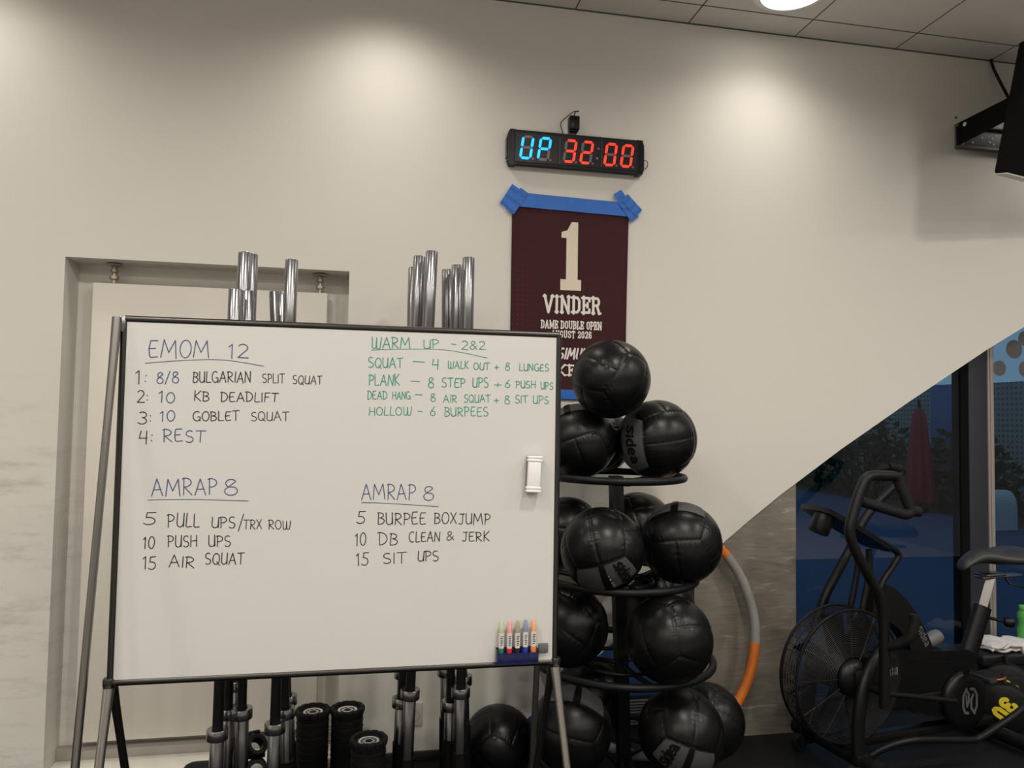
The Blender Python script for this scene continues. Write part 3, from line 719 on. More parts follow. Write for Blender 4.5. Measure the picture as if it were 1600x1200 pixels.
for cx, cz in ((0, 0), (BWD, 0), (0, BHT), (BWD, BHT)):
    bm = B(); x = BX + cx; z = BZ + cz
    lathe(bm, [(0, .012), (.013, .012), (.015, .008), (.015, -.006), (.0125, -.016), (0, -.016)] if cz == 0 else [(0, .006), (.0105, .006), (.0118, .002), (.0118, -.02), (.0098, -.035), (0, -.035)], (x - (.004 if cx == 0 else -.004), BY, z), seg=20)
    if cx and cz: bm.free(); continue
    put('corner_joint', bm, 'chrome' if cz and cx == 0 else 'darksteel', t)
LINES = [('b','EMOM',0.064,0.858,0.217,0.865,0.0487),('b','12',0.267,0.863,0.318,0.864,0.0372),('k','1:',0.034,0.785,0.062,0.786,0.0362),('b','8/8',0.087,0.789,0.142,0.791,0.0312),('k','BULGARIAN',0.178,0.794,0.328,0.797,0.0297),('k','SPLIT',0.359,0.797,0.417,0.797,0.0249),('k','SQUAT',0.439,0.796,0.519,0.797,0.0242),('k','2:',0.040,0.736,0.068,0.737,0.0310),('b','10',0.094,0.737,0.133,0.738,0.0294),('k','KB',0.183,0.744,0.221,0.743,0.0279),('k','DEADLIFT',0.252,0.742,0.401,0.746,0.0263),('k','3:',0.045,0.681,0.078,0.681,0.0326),('b','10',0.098,0.687,0.135,0.688,0.0276),('k','GOBLET',0.182,0.690,0.301,0.692,0.0261),('k','SQUAT',0.332,0.692,0.432,0.693,0.0247),('k','4:',0.049,0.628,0.082,0.629,0.0342),('b','REST',0.109,0.632,0.214,0.632,0.0327),('b','AMRAP',0.085,0.487,0.250,0.491,0.0443),('b','8',0.270,0.488,0.303,0.488,0.0434),('k','5',0.069,0.411,0.097,0.410,0.0322),('k','PULL',0.128,0.405,0.208,0.403,0.0358),('k','UPS',0.239,0.401,0.299,0.399,0.0293),('k','/',0.308,0.396,0.320,0.396,0.0398),('k','TRX',0.321,0.397,0.369,0.397,0.0260),('k','ROW',0.387,0.396,0.444,0.394,0.0244),('k','10',0.068,0.348,0.096,0.348,0.0321),('k','PUSH',0.130,0.352,0.203,0.351,0.0306),('k','UPS',0.233,0.351,0.289,0.350,0.0292),('k','15',0.070,0.294,0.102,0.293,0.0320),('k','AIR',0.135,0.298,0.198,0.296,0.0305),('k','SQUAT',0.226,0.303,0.325,0.302,0.0291),('g','WARM',0.652,0.902,0.760,0.907,0.0331),('g','UP',0.799,0.907,0.843,0.908,0.0251),('g','-',0.878,0.910,0.892,0.910,0.0244),('g','2&2',0.908,0.908,0.978,0.910,0.0244),('g','SQUAT',0.645,0.847,0.741,0.849,0.0293),('g','-',0.769,0.854,0.802,0.855,0.0278),('g','4',0.825,0.848,0.844,0.849,0.0279),('g','WALK',0.870,0.851,0.930,0.853,0.0224),('g','OUT',0.945,0.850,0.992,0.851,0.0207),('g','+',1.006,0.848,1.020,0.848,0.0208),('g','8',1.039,0.850,1.052,0.851,0.0227),('g','LUNGES',1.081,0.850,1.169,0.852,0.0209),('g','PLANK',0.647,0.797,0.733,0.799,0.0310),('g','-',0.764,0.798,0.789,0.799,0.0258),('g','8',0.815,0.794,0.830,0.794,0.0297),('g','STEP',0.853,0.797,0.921,0.798,0.0279),('g','UPS',0.943,0.798,0.989,0.799,0.0281),('g','+',1.007,0.797,1.028,0.797,0.0207),('g','6',1.039,0.800,1.053,0.801,0.0227),('g','PUSH',1.072,0.799,1.130,0.800,0.0208),('g','UPS',1.147,0.797,1.183,0.798,0.0210),('g','DEAD',0.644,0.757,0.699,0.758,0.0237),('g','HANG',0.714,0.759,0.764,0.760,0.0220),('g','-',0.778,0.760,0.798,0.760,0.0258),('g','8',0.823,0.754,0.836,0.755,0.0231),('g','AIR',0.859,0.753,0.898,0.754,0.0223),('g','SQUAT',0.919,0.754,0.996,0.756,0.0224),('g','+',1.007,0.751,1.022,0.751,0.0207),('g','8',1.039,0.752,1.053,0.752,0.0245),('g','SIT',1.070,0.755,1.108,0.755,0.0227),('g','UPS',1.124,0.754,1.170,0.755,0.0228),('g','HOLLOW',0.650,0.712,0.768,0.714,0.0236),('g','-',0.786,0.714,0.799,0.714,0.0239),('g','6',0.822,0.715,0.836,0.715,0.0258),('g','BURPEES',0.863,0.713,0.990,0.715,0.0259),('b','AMRAP',0.635,0.476,0.785,0.473,0.0448),('b','8',0.808,0.473,0.836,0.473,0.0400),('k','5',0.624,0.408,0.645,0.407,0.0339),('k','BURPEE',0.681,0.405,0.816,0.404,0.0341),('k','BOXJUMP',0.840,0.407,1.001,0.400,0.0309),('k','10',0.620,0.347,0.649,0.347,0.0338),('k','DB',0.686,0.348,0.737,0.347,0.0340),('k','CLEAN',0.770,0.354,0.857,0.356,0.0279),('k','&',0.876,0.358,0.897,0.358,0.0246),('k','JERK',0.920,0.355,1.000,0.354,0.0274),('k','15',0.625,0.292,0.657,0.292,0.0337),('k','SIT',0.698,0.296,0.763,0.295,0.0303),('k','UPS',0.795,0.301,0.854,0.300,0.0288)]
for c, s_, u0, v0, u1, v1, h in LINES:
    bm = B(); handword(bm, s_, u0, v0, u1, v1, h, bd, .0024 if h > .026 else .0021)
    put('handwritten_word', bm, 'ink_' + c, t, smooth=0)
for c, pts in [('b', [(0.056, 0.842), (0.147, 0.852), (0.254, 0.857), (0.361, 0.843)]), ('b', [(0.077, 0.477), (0.185, 0.478), (0.331, 0.473)]), ('g', [(0.652, 0.897), (0.741, 0.903), (0.866, 0.904), (0.985, 0.885)]), ('b', [(0.635, 0.467), (0.71, 0.464), (0.851, 0.454)])]:
    bm = B(); ribbon(bm, [(p.x, p.y) for p in smoothpath([(*p, 0) for p in pts], 6)], .0016, bd); put('underline', bm, 'ink_' + c, t, smooth=0)

# eraser
t = thing('board_eraser', 'white magnetic eraser stuck to the right side of the whiteboard', 'eraser', (BX + 1.125, BY - .006, BZ + .55))
ry = Matrix.Rotation(radians(2.2), 3, 'Y')
bm = B(); box(bm, (BX + 1.106, BY - .034, BZ + .500), (BX + 1.144, BY - .016, BZ + .598), .003, rot=ry); put('body', bm, 'white', t)
for dz in (-.049, -.040, .040, .049):
    bm = B(); box(bm, (BX + 1.103 + dz * .04, BY - .036, BZ + .549 + dz - .0035), (BX + 1.147 + dz * .04, BY - .014, BZ + .549 + dz + .0035), .002, rot=ry); put('end_rib', bm, 'white', t)
bm = B(); box(bm, (BX + 1.105, BY - .016, BZ + .496), (BX + 1.145, BY - .0055, BZ + .602), .002, rot=ry); put('felt_pad', bm, 'dullgrey', t)
# marker holder
t = thing('marker_holder', 'dark blue clear holder for five markers at the bottom right of the whiteboard', 'marker holder', (BX + 1.084, BY - .006, BZ + .008))
bm = B(); box(bm, (BX + 1.024, BY - .008, BZ + .010), (BX + 1.145, BY - .0055, BZ + .050), .001); put('back_plate', bm, 'navy', t)
bm = B(); box(bm, (BX + 1.024, BY - .034, BZ + .010), (BX + 1.145, BY - .032, BZ + .040), .0006); put('front_plate', bm, 'navy', t)
bm = B(); box(bm, (BX + 1.024, BY - .034, BZ + .008), (BX + 1.145, BY - .0055, BZ + .0105), .0006)
for i in range(6): box(bm, (BX + 1.024 + i * .0238, BY - .032, BZ + .0105), (BX + 1.0255 + i * .0238, BY - .008, BZ + .048))
put('divider', bm, 'navy', t, smooth=0)
MK = [('green', (.01, .14, .075), (.42, .52, .30)), ('red', (.45, .012, .02), (.72, .30, .28)), ('black', (.008, .008, .009), (.33, .28, .17)), ('blue', (.012, .03, .26), (.20, .24, .36)), ('orange', (.60, .20, .04), (.72, .36, .18))]
for i, (nm, cc, ce) in enumerate(MK):
    x = BX + 1.0375 + i * .0236; y = BY - .0205; z = BZ + .0115 + (.001, -.000, .0, .002, .003)[i]
    t = thing('whiteboard_marker', '%s whiteboard marker, %s of five standing in the holder' % (nm, ('first from the left', 'second from the left', 'middle one', 'second from the right', 'last on the right')[i]), 'marker', (x, y, z), 'markers on the whiteboard')
    cm = mat('marker_%s' % nm, cc, .35); em = mat('marker_tint_%s' % nm, ce, .3)
    bm = B(); lathe(bm, [(0, 0), (.0080, 0), (.0086, .004), (.0088, .038), (.0080, .040), (0, .040)], (x, y, z), seg=20); put('cap', bm, cm, t)
    bm = B(); lathe(bm, [(0, .040), (.0078, .040), (.0078, .082), (0, .082)], (x, y, z), seg=20); put('barrel', bm, 'greywhite', t)
    bm = B(); lathe(bm, [(0, .082), (.0072, .082), (.0068, .102), (.0050, .105), (.0044, .114), (.0030, .116), (0, .116)], (x, y, z), seg=20); put('end_plug', bm, em, t)
    bm = B()
    for k in range(6): box(bm, (x - .0035 + .0008 * (k % 2), y - .0084, z + .048 + k * .0050), (x + .0018 + .0008 * (k % 3), y - .0078, z + .0500 + k * .0050))
    put('print', bm, 'ink_k', t, smooth=0)
# square magnet
bm = B(); box(bm, (BX + 1.150, BY - .012, BZ + .029), (BX + 1.179, BY - .0055, BZ + .057), .003)
tag(put('square_magnet', bm, 'dullgrey'), 'small dark grey square magnet beside the marker holder', 'magnet')

# ================================================================== BARBELLS
BARS = {  # name: (lower collar xyz, top xyz, holder tube top, label)
 'A1': ((-.515, 2.85, .432), (-.503, 2.85, 2.029), .10, 'short front barbell of the leftmost cluster, in front of the white panel'),
 'A4': ((-.445, 2.93, .470), (-.472, 2.92, 2.036), .16, 'short barbell right of the front one in the leftmost cluster'),
 'A2': ((-.501, 2.97, .46), (-.495, 2.97, 2.192), .22, 'tallest barbell of the leftmost cluster'),
 'A3': ((-.490, 3.09, .52), (-.488, 3.09, 2.212), .31, 'tall barbell at the back right of the leftmost cluster'),
 'B1': ((-.320, 2.88, .431), (-.314, 2.92, 2.163), .17, 'tall barbell standing alone above the second cluster from the left'),
 'B2': ((-.296, 2.98, .444), (-.348, 2.98, 2.038), .25, 'short barbell second from the right in the second cluster'),
 'B3': ((-.300, 3.09, .45), (-.392, 3.09, 2.065), .27, 'short left barbell of the second cluster from the left'),
 'C1': ((.177, 2.95, .50), (.225, 2.95, 2.234), .24, 'front barbell of the third cluster, right of the white panel'),
 'C2': ((.148, 3.03, .441), (.180, 3.03, 2.228), .27, 'middle barbell of the third cluster, a little lower than the front one'),
 'C3': ((.158, 3.13, .52), (.165, 3.13, 2.200), .30, 'back left barbell of the third cluster, partly hidden'),
 'D1': ((.376, 2.95, .497), (.374, 2.95, 2.217), .25, 'tallest barbell of the rightmost cluster, nearest the banner'),
 'D2': ((.345, 3.03, .417), (.338, 3.03, 2.200), .27, 'middle barbell of the rightmost cluster'),
 'D3': ((.335, 3.13, .52), (.305, 3.11, 2.195), .31, 'left barbell of the rightmost cluster'),
 'D4': ((.404, 3.10, .49), (.362, 3.10, 2.048), .30, 'short barbell of the rightmost cluster, only its tip showing between the others'),
}
for k, (a, b, zt, lab) in BARS.items():
    a = Vector(a); b = Vector(b); d = (b - a).normalized()
    t = thing('barbell', lab, 'barbell', a - d * .42, 'barbells standing in the holders')
    up = lambda h: a + d * h
    L = (b - a).length
    bm = B(); tube(bm, [up(.0), up(L - .43)], .0165 if k[1] != '1' else .019, 16); put('shaft', bm, 'black', t)
    for nm, s0, s1, c0, c1 in (('lower', -.40, -.012, -.034, .004), ('upper', L - .415, L, L - .44, L - .405)):
        bm = B(); lathe(bm, [(0, s0), (.0225, s0), (.0245, s0 + .003), (.0245, s1 - .003), (.0225, s1), (.017, s1 + .001), (.016, s1 - .004), (0, s1 - .004)], a, d, 28)
        sl = put('sleeve', bm, 'chrome', t)
        bm = B(); lathe(bm, [(.020, c0), (.036, c0), (.0375, c0 + .002), (.0375, c1 - .002), (.036, c1), (.020, c1)], a, d, 28); put('collar', bm, 'chrome', sl)
def holder(keys, label):
    cs = [Vector(BARS[k][0]) for k in keys]; c = sum(cs, Vector()) / len(cs)
    t = thing('barbell_holder', label, 'barbell holder', (c.x, c.y, 0), 'black barbell holders')
    x0, x1 = min(p.x for p in cs) - .06, max(p.x for p in cs) + .06; y0, y1 = min(p.y for p in cs) - .06, max(p.y for p in cs) + .05
    bm = B(); box(bm, (x0, y0, 0), (x1, y1, .012), .004); put('base_plate', bm, 'black', t)
    for k in keys:
        a = Vector(BARS[k][0]); d = (Vector(BARS[k][1]) - a).normalized(); zt = BARS[k][2]
        g = lambda z: a + d * ((z - a.z) / d.z)
        p0 = g(.012); p1 = g(zt)
        bm = B(); l = (p1 - p0).length
        lathe(bm, [(.0285, 0), (.0285, l), (.0255, l), (.0255, 0)], p0, d, 24); put('tube', bm, 'black', t)
holder(['A1', 'A4', 'A2', 'A3'], 'black holder under the leftmost cluster of barbells')
holder(['B1', 'B2', 'B3'], 'black holder under the second cluster of barbells, left of the rollers')
holder(['C1', 'C2', 'C3'], 'black holder under the third cluster, in front of the wall socket')
holder(['D1', 'D2', 'D3', 'D4'], 'black holder under the rightmost cluster of barbells, left of the floor ball')

# ================================================================== FOAM ROLLERS
def roller(x, y, label):
    t = thing('foam_roller', label, 'foam roller', (x, y, 0), 'foam rollers under the whiteboard')
    bm = B(); H = .33; prof = [(.050, 0), (.066, .0)]
    z = .004
    while z < H - .026:
        prof += [(.066, z), (.066, z + .021), (.0635, z + .023), (.0635, z + .027)]; z += .029
    prof += [(.066, H - .022), (.0678, H - .018), (.0678, H - .004), (.065, H), (.056, H), (.053, H - .012), (.0, H - .014)]
    lathe(bm, prof, (x, y, 0), seg=72, wob=lambda j, r, h: (1 + (.075 if (r > .0645 and h > .31 and (j % 6) < 4) else 0)))
    z = .018; row = 0
    while z < H - .03:
        for j in range(18):
            a = 2 * pi * (j + .5 * (row % 2)) / 18; c = Vector((x + .0655 * cos(a), y + .0655 * sin(a), z))
            lathe(bm, [(.0035, 0), (.0025, .0025), (0, .003)], c, (cos(a), sin(a), 0), 6)
        z += .029; row += 1
    put('body', bm, 'rubber', t, smooth=30)
    bm = B(); lathe(bm, [(.040, 0), (.040, .0015), (.031, .0015), (.031, 0)], (x, y, H - .0135), seg=40)
    for j in range(9):
        a = 2 * pi * j / 9; box(bm, (x + .02 * cos(a) - .006, y + .02 * sin(a) - .003, H - .0135), (x + .02 * cos(a) + .006, y + .02 * sin(a) + .003, H - .0122))
    put('end_badge', bm, 'greywhite', t, smooth=0)
roller(-.21, 3.262, 'tall black studded foam roller, left one of the back pair')
roller(-.068, 3.262, 'tall black studded foam roller, right one of the back pair')
roller(.022, 2.945, 'black foam roller standing in front of the pair, its top lower in view')
# dark bolster lying left of the barbells
t = thing('lying_bolster', 'dark rounded bolster lying on the floor left of the barbells', 'bolster', (-.60, 3.26, 0))
bm = B(); lathe(bm, [(0, 0), (.075, .0), (.098, .012), (.112, .034), (.115, .06), (.115, .25), (.10, .27), (0, .27)], (0, 0, 0), (1, 0, 0), 40); bmesh.ops.scale(bm, verts=bm.verts, vec=(.9, .60, .60)); bmesh.ops.translate(bm, verts=bm.verts, vec=(-.72, 3.26, .071))
put('body', bm, 'bag', t)
# two bar clamps heaped between the clusters
def clamp(loc, axis, label, parent_loc):
    t = thing('bar_clamp', label, 'clamp', loc, 'black bar clamps between the barbells')
    bm = B(); lathe(bm, [(.024, -.022), (.038, -.022), (.042, -.016), (.042, .016), (.038, .022), (.024, .022), (.024, -.022)], loc, axis, 24, wob=lambda j, r, h: 1 + (.07 if (r > .04 and j % 4 < 2) else 0)); put('ring', bm, 'plastic', t)
    ax = Vector(axis).normalized(); s = ax.cross(Vector((0, 0, 1))).normalized(); u = s.cross(ax)
    bm = B(); c = Vector(loc) + u * .05; tube(bm, [c - s * .03, c, c + s * .032], [.008, .011, .009], 10); put('lever', bm, 'plastic', t)
for i, (l, a, lab) in enumerate((((-.405, 3.02, .292), (.4, -.6, .65), 'upper black clamp, tilted, between the two left barbell clusters'), ((-.398, 3.01, .206), (.1, -.9, .35), 'lower black clamp under the tilted one between the left barbell clusters'))): clamp(l, a, lab, None)
t = thing('small_stand', 'low black stand under the clamps between the two left barbell clusters', 'stand', (-.41, 3.02, 0))
bm = B(); box(bm, (-.455, 2.975, .0125), (-.375, 3.07, .155), .012); put('body', bm, 'rubber', t)
bm = B(); box(bm, (-.449, 2.985, .155), (-.381, 3.06, .162), .003); put('top_pad', bm, 'foam', t)

# ================================================================== BALL RACK
PX, PY = 1.072, 3.0
def polex(z): return 1.080 - .040 * z
t = thing('ball_rack', 'black steel ball rack with ring shelves on a central post', 'ball rack', (PX, PY, 0))
bm = B(); prism(bm, [(polex(0) - .025, 0.02), (polex(0) + .025, 0.02), (polex(1.33) + .025, 1.33), (polex(1.33) - .025, 1.33)], XY(PY - .025), XY(PY + .025)); put('post', bm, 'black', t, smooth=0)
for z, r in ((1.330, .283), (.913, .318), (.578, .375), (.185, .365)):
    cx = polex(z); bm = B()
    tube(bm, [(cx + r * cos(2 * pi * i / 64), PY + r * sin(2 * pi * i / 64), z) for i in range(64)], .0155, 12, closed=True)
    o = put('shelf_ring', bm, 'black', t)
    bm = B()
    for a in (30, 150, 270): tube(bm, [(cx + .02 * cos(radians(a)), PY + .02 * sin(radians(a)), z - .03), (cx + r * .55 * cos(radians(a)), PY + r * .55 * sin(radians(a)), z - .02), (cx + r * cos(radians(a)), PY + r * sin(radians(a)), z)], .010, 10)
    if z < 1.2: tube(bm, [(cx + r * .45 * cos(2 * pi * i / 40), PY + r * .45 * sin(2 * pi * i / 40), z - .022) for i in range(40)], .009, 8, closed=True)
    put('spokes', bm, 'black', o)
for a in (90, 210, 330):
    bm = B(); c = Vector((polex(0), PY, 0)); d = Vector((cos(radians(a)), sin(radians(a)), 0))
    tube(bm, rounded([c + Vector((0, 0, .10)) + d * .02, c + d * .30 + Vector((0, 0, .06)), c + d * .38 + Vector((0, 0, .014))], .05), .014, 10); put('base_leg', bm, 'black', t)

# ================================================================== MEDICINE BALLS
BR = .165
def ballmesh():
    bm = B(); lay = bm.verts.layers.float.new('seam'); n = 60
    AX = [((1, 0, 0), (0, 1, 0), (0, 0, 1)), ((-1, 0, 0), (0, -1, 0), (0, 0, 1)), ((0, 1, 0), (0, 0, 1), (1, 0, 0)), ((0, -1, 0), (0, 0, -1), (1, 0, 0)), ((0, 0, 1), (1, 0, 0), (0, 1, 0)), ((0, 0, -1), (-1, 0, 0), (0, 1, 0))]
    for N_, U_, V_ in AX:
        N_, U_, V_ = Vector(N_), Vector(U_), Vector(V_); g = []
        for i in range(n + 1):
            row = []
            for j in range(n + 1):
                a = -1 + 2 * i / n; b = -1 + 2 * j / n
                p = (N_ + U_ * math.tan(a * pi / 4) + V_ * math.tan(b * pi / 4)).normalized()
                de = min(1 - abs(a), 1 - abs(b)) * pi / 4 * BR; dm = abs(b) * pi / 4 * BR
                d = min(de, dm); al = (a if (dm < de or 1 - abs(b) < 1 - abs(a)) else b)
                r = BR * 1.002 - .0022 * math.exp(-(d / .0050) ** 2) - .0016 * math.exp(-(d / .022) ** 2) + (.0007 if sin(a * 7 + b * 3 + N_.x * 2 + N_.y) > .1 else .0001) * sin(al * 46 + 3 * sin(al * 5)) * math.exp(-((d - .009) / .011) ** 2)
                v = bm.verts.new(p * r); v[lay] = math.exp(-(d / .0026) ** 2); row.append(v)
            g.append(row)
        for i in range(n):
            for j in range(n): bm.faces.new((g[i][j], g[i + 1][j], g[i + 1][j + 1], g[i][j + 1]))
    bmesh.ops.remove_doubles(bm, verts=bm.verts, dist=.0003)
    return bm
_b = ballmesh(); bmesh.ops.recalc_face_normals(_b, faces=_b.faces); BALL = bpy.data.meshes.new('medicine_ball'); _b.to_mesh(BALL); _b.free(); BALL.materials.append(M['leather']); BALL.shade_smooth()
def onball(a, b, off=.0014):
    """a along the panel, b across it, in degrees from the panel's centre"""
    A = radians(a); Bb = radians(22.5 + b)
    p = Vector((1, math.tan(A), math.tan(Bb))).normalized()
    return p * (BR * 1.004 + off)
def patch(a0, a1, b0, b1, off, m, name, parent, n=20):
    bm = B(); g = [[bm.verts.new(onball(a0 + (a1 - a0) * i / n, b0 + (b1 - b0) * j / n, off)) for j in range(n + 1)] for i in range(n + 1)]
    for i in range(n):
        for j in range(n): bm.faces.new((g[i][j], g[i + 1][j], g[i + 1][j + 1], g[i][j + 1]))
    return put(name, bm, m, parent, world=False, smooth=60)
def medball(c, label, rot, lab=None, scale=1., group='black medicine balls'):
    """rot: (panel centre direction, panel long direction) or Euler angles"""
    o = bpy.data.objects.new('medicine_ball', BALL); COL.objects.link(o); o.location = c
    if isinstance(rot[0], (tuple, list)):
        cw = Vector(rot[0]).normalized(); lw = Vector(rot[1]); lw = (lw - cw * lw.dot(cw)).normalized(); kw = cw.cross(lw)
        cl = Vector((cos(pi / 8), 0, sin(pi / 8))); ll = Vector((0, 1, 0)); kl = cl.cross(ll)
        Mw = Matrix((cw, lw, kw)).transposed(); Ml = Matrix((cl, ll, kl)).transposed()
        o.rotation_euler = (Mw @ Ml.transposed()).to_euler()
    else: o.rotation_euler = [radians(a) for a in rot]
    o.scale = (scale,) * 3
    tag(o, label, 'medicine ball', group)
    if lab is not None:
        gp = patch(-43, 43, -20.5, 20.5, .0010, 'grey_patch', 'label_panel', o, 26)
        if 'strap' in lab: patch(-5, 5, -21, 21, .0042, 'plastic', 'strap', gp, 10)
        if 'along' in lab:
            bm = B(); f = lambda a, b: onball(a, b, .0030); logoword(bm, -30, -7, 28, 14, f, .26); put('logo', bm, 'matte', gp, world=False, smooth=0)
        for k, s in (('perpR', 1), ('perpL', -1)):
            if k in lab:
                bm = B(); f = lambda x, y: onball(s * 26 + s * y, -s * x, .0030)
                logoword(bm, -18, -7, 18, 14, f, .26); put('logo', bm, 'matte', gp, world=False, smooth=0)
        if 'scribble' in lab:
            bm = B(); f = lambda a, b: onball(a, b, .0034)
            for q in ([(8, 4), (2, 6), (0, 0), (5, -2), (9, -1), (5, -5)], [(0, -8), (5, -7), (10, -9)], [(-1, -12), (4, -11), (11, -14)], [(0, -16), (5, -15), (10, -18)]):
                ribbon(bm, [(p.x, p.y) for p in smoothpath([(x - 2, y, 0) for x, y in q], 4)], .8, f)
            put('pen_mark', bm, 'white', gp, world=False, smooth=0)
    return o
OR = {'b2':((-0.404, -0.148, 0.903),(0.877, -0.344, 0.336)), 'b3':((-0.87, -0.47, -0.15),(0.163, 0.015, -0.987)), 'b4':((-0.181, -0.836, -0.517),(0.876, -0.376, 0.301)),
      'b5':((-0.20, -0.10, 0.97),(0.883, -0.463, -0.072)), 'b12':((0.098, -0.251, 0.963),(0.924, -0.337, -0.182)), 'b13':((-0.25, -0.923, -0.293),(0.947, -0.171, -0.271))}
medball((1.055, 3.295, 1.470), 'medicine ball at the back of the top shelf, mostly hidden between three others', (25, 15, 40), scale=.88)
medball((.961, 2.88, 1.735), 'topmost black leather medicine ball, resting on two others in front of the banner', (18, 28, 38), scale=.975)
medball((.878, 3.045, 1.476), 'medicine ball under the topmost one, half hidden by the whiteboard', OR['b2'], ('strap',), .96)
medball((1.206, 2.990, 1.488), 'right medicine ball of the top shelf, with an upright grey logo panel on its left', OR['b3'], ('along',), 1.02)
medball((.907, 2.803, 1.058), 'front medicine ball of the second shelf, grey panel and white pen marks low', OR['b4'], ('strap', 'perpR', 'scribble'))
medball((1.262, 2.86, 1.068), 'right medicine ball of the second shelf, beside the slanted wall edge', OR['b5'], ('strap',), 1.0)
medball((1.205, 3.20, 1.080), 'medicine ball at the back of the second shelf, its top showing between two others', (50, 10, 20), scale=.97)
medball((.872, 3.20, 1.060), 'medicine ball at the back left of the second shelf, beside the whiteboard edge', (10, 60, 80), scale=.97)
medball((.822, 2.98, .716), 'left medicine ball of the third shelf, cut off by the whiteboard', (33, 12, 64))
medball((1.143, 2.695, .734), 'right medicine ball of the third shelf, large and round beside the orange hoop', (62, 15, 30))
medball((1.290, 3.16, .728), 'medicine ball at the back of the third shelf, behind the large right one', (20, 40, 10), scale=.97)
medball((.808, 2.870, .345), 'medicine ball on the bottom shelf, left, seen behind the easel leg', OR['b12'], ('strap',), .98)
medball((1.215, 2.745, .358), 'medicine ball on the bottom shelf, right, with a grey logo panel at its bottom', OR['b13'], ('strap', 'perpL'))
medball((1.440, 2.985, .290), 'medicine ball behind the bottom right one, nearest the concrete pier', (70, 40, 15), scale=.95)
medball((.985, 3.185, .352), 'medicine ball at the back of the bottom shelf, behind the rack post', (15, 35, 5), scale=.97)
medball((.580, 3.22, .157), 'medicine ball on the floor below the whiteboard, right of the barbells', (35, -20, 75), scale=.945)

# ================================================================== HOOP
t = thing('weighted_hoop', 'grey and orange padded hoop leaning on the concrete pier', 'hoop', (1.325, 3.28, 0))
HR, HC = .540, Vector((1.325, 3.350, .562))
def hp(a): return HC + Vector((HR * cos(radians(a)), .072 * sin(radians(a)), .995 * HR * sin(radians(a))))
cuts = [(-60, -7, 'orange'), (-7, 40, 'hoopgrey'), (40, 100, 'orange'), (100, 160, 'hoopgrey'), (160, 240, 'hoopgrey'), (240, 300, 'hoopgrey')]
for a0, a1, mm in cuts:
    bm = B(); n = 16; tube(bm, [hp(a0 + (a1 - a0) * i / n) for i in range(n + 1)], .0235, 16); put('padded_segment', bm, mm, t, label=('orange' if mm == 'orange' else 'grey') + ' padded segment')

# ================================================================== AIR BIKE (local u back, v to the window, w up)
BIKE = thing('air_bike', 'black fan bike with moving arms standing in front of the window', 'exercise bike', (2.2, 3.12, 0), rot=(0, 0, radians(8.5)))
def bp_(name, bm, m, parent=None, **k): return put(name, bm, m, parent or BIKE, world=False, **k)
# stabilisers
bm = B(); tube(bm, [(-.05, -.225, .075), (-.05, .23, .075)], .034, 18); fs = bp_('front_stabiliser', bm, 'black')
for v in (-.245, .25):
    bm = B(); tube(bm, [(-.05, v - .022, .075), (-.05, v + .022, .075)], .040, 18); bp_('end_cap', bm, 'rubber', fs)
for v in (-.16, .17):
    bm = B(); lathe(bm, [(.010, -.014), (.034, -.014), (.037, -.008), (.037, .008), (.034, .014), (.010, .014)], (-.125, v, .040), (0, 1, 0), 24); box(bm, (-.13, v - .022, .035), (-.06, v - .016, .075), .002); box(bm, (-.13, v + .016, .035), (-.06, v + .022, .075), .002); bp_('wheel', bm, 'rubber', fs)
bm = B(); tube(bm, [(.89, -.24, .05), (.89, .24, .05)], .034, 18); bp_('rear_stabiliser', bm, 'black')
# floor rails
for s in (-1, 1):
    bm = B(); tube(bm, smoothpath([(-.03, s * .17, .11), (.02, s * .20, .15), (.10, s * .24, .185), (.22, s * .25, .180), (.46, s * .25, .148), (.52, s * .25, .150), (.66, s * .25, .195), (.80, s * .245, .245), (.90, s * .20, .26)], 6), .0155, 12); bp_('side_rail', bm, 'black')
bm = B(); box(bm, (-.04, -.028, .075), (.90, .028, .118), .008); bp_('spine', bm, 'black')
# fan
FU, FW, FRd = -.055, .425, .297
fan = None
bm = B()
for v in (-.075, .025): tube(bm, [(FU + FRd * cos(2 * pi * i / 80), v, FW + FRd * sin(2 * pi * i / 80)) for i in range(80)], .006, 8, closed=True)
for i in range(60):
    a = 2 * pi * i / 60
    if i % 2 == 0: tube(bm, [(FU + FRd * cos(a), -.075, FW + FRd * sin(a)), (FU + (FRd + .004) * cos(a), -.025, FW + (FRd + .004) * sin(a)), (FU + FRd * cos(a), .025, FW + FRd * sin(a))], .0016, 5)
for v in (-.060, -.043, -.025, -.007, .010): tube(bm, [(FU + (FRd + .003) * cos(2 * pi * i / 80), v, FW + (FRd + .003) * sin(2 * pi * i / 80)) for i in range(80)], .0015, 5, closed=True)
fan = bp_('fan_cage', bm, 'black')
for v, sg in ((-.075, -1), (.025, 1)):
    bm = B(); r = .095
    while r < FRd - .006:
        dome = sg * .022 * (1 - (r / FRd) ** 2)
        tube(bm, [(FU + r * cos(2 * pi * i / 72), v + dome, FW + r * sin(2 * pi * i / 72)) for i in range(72)], .0016, 5, closed=True); r += .0078
    for i in range(12):
        a = 2 * pi * i / 12; tube(bm, [(FU + q * cos(a), v + sg * (.022 * (1 - (q / FRd) ** 2) - .002), FW + q * sin(a)) for q in (.08, .15, .22, FRd)], .0022, 5)
    bp_('grille', bm, 'wire', fan)
bm = B()
for i in range(8):
    a = 2 * pi * i / 8 + .2; ca, sa = cos(a), sin(a)
    q = [(FU + r * ca - t_ * sa, v, FW + r * sa + t_ * ca) for r, t_, v in ((.06, -.02, -.06), (.27, -.03, -.062), (.27, .03, .012), (.06, .02, .012))]
    V = [bm.verts.new(p) for p in q]; bm.faces.new(V)
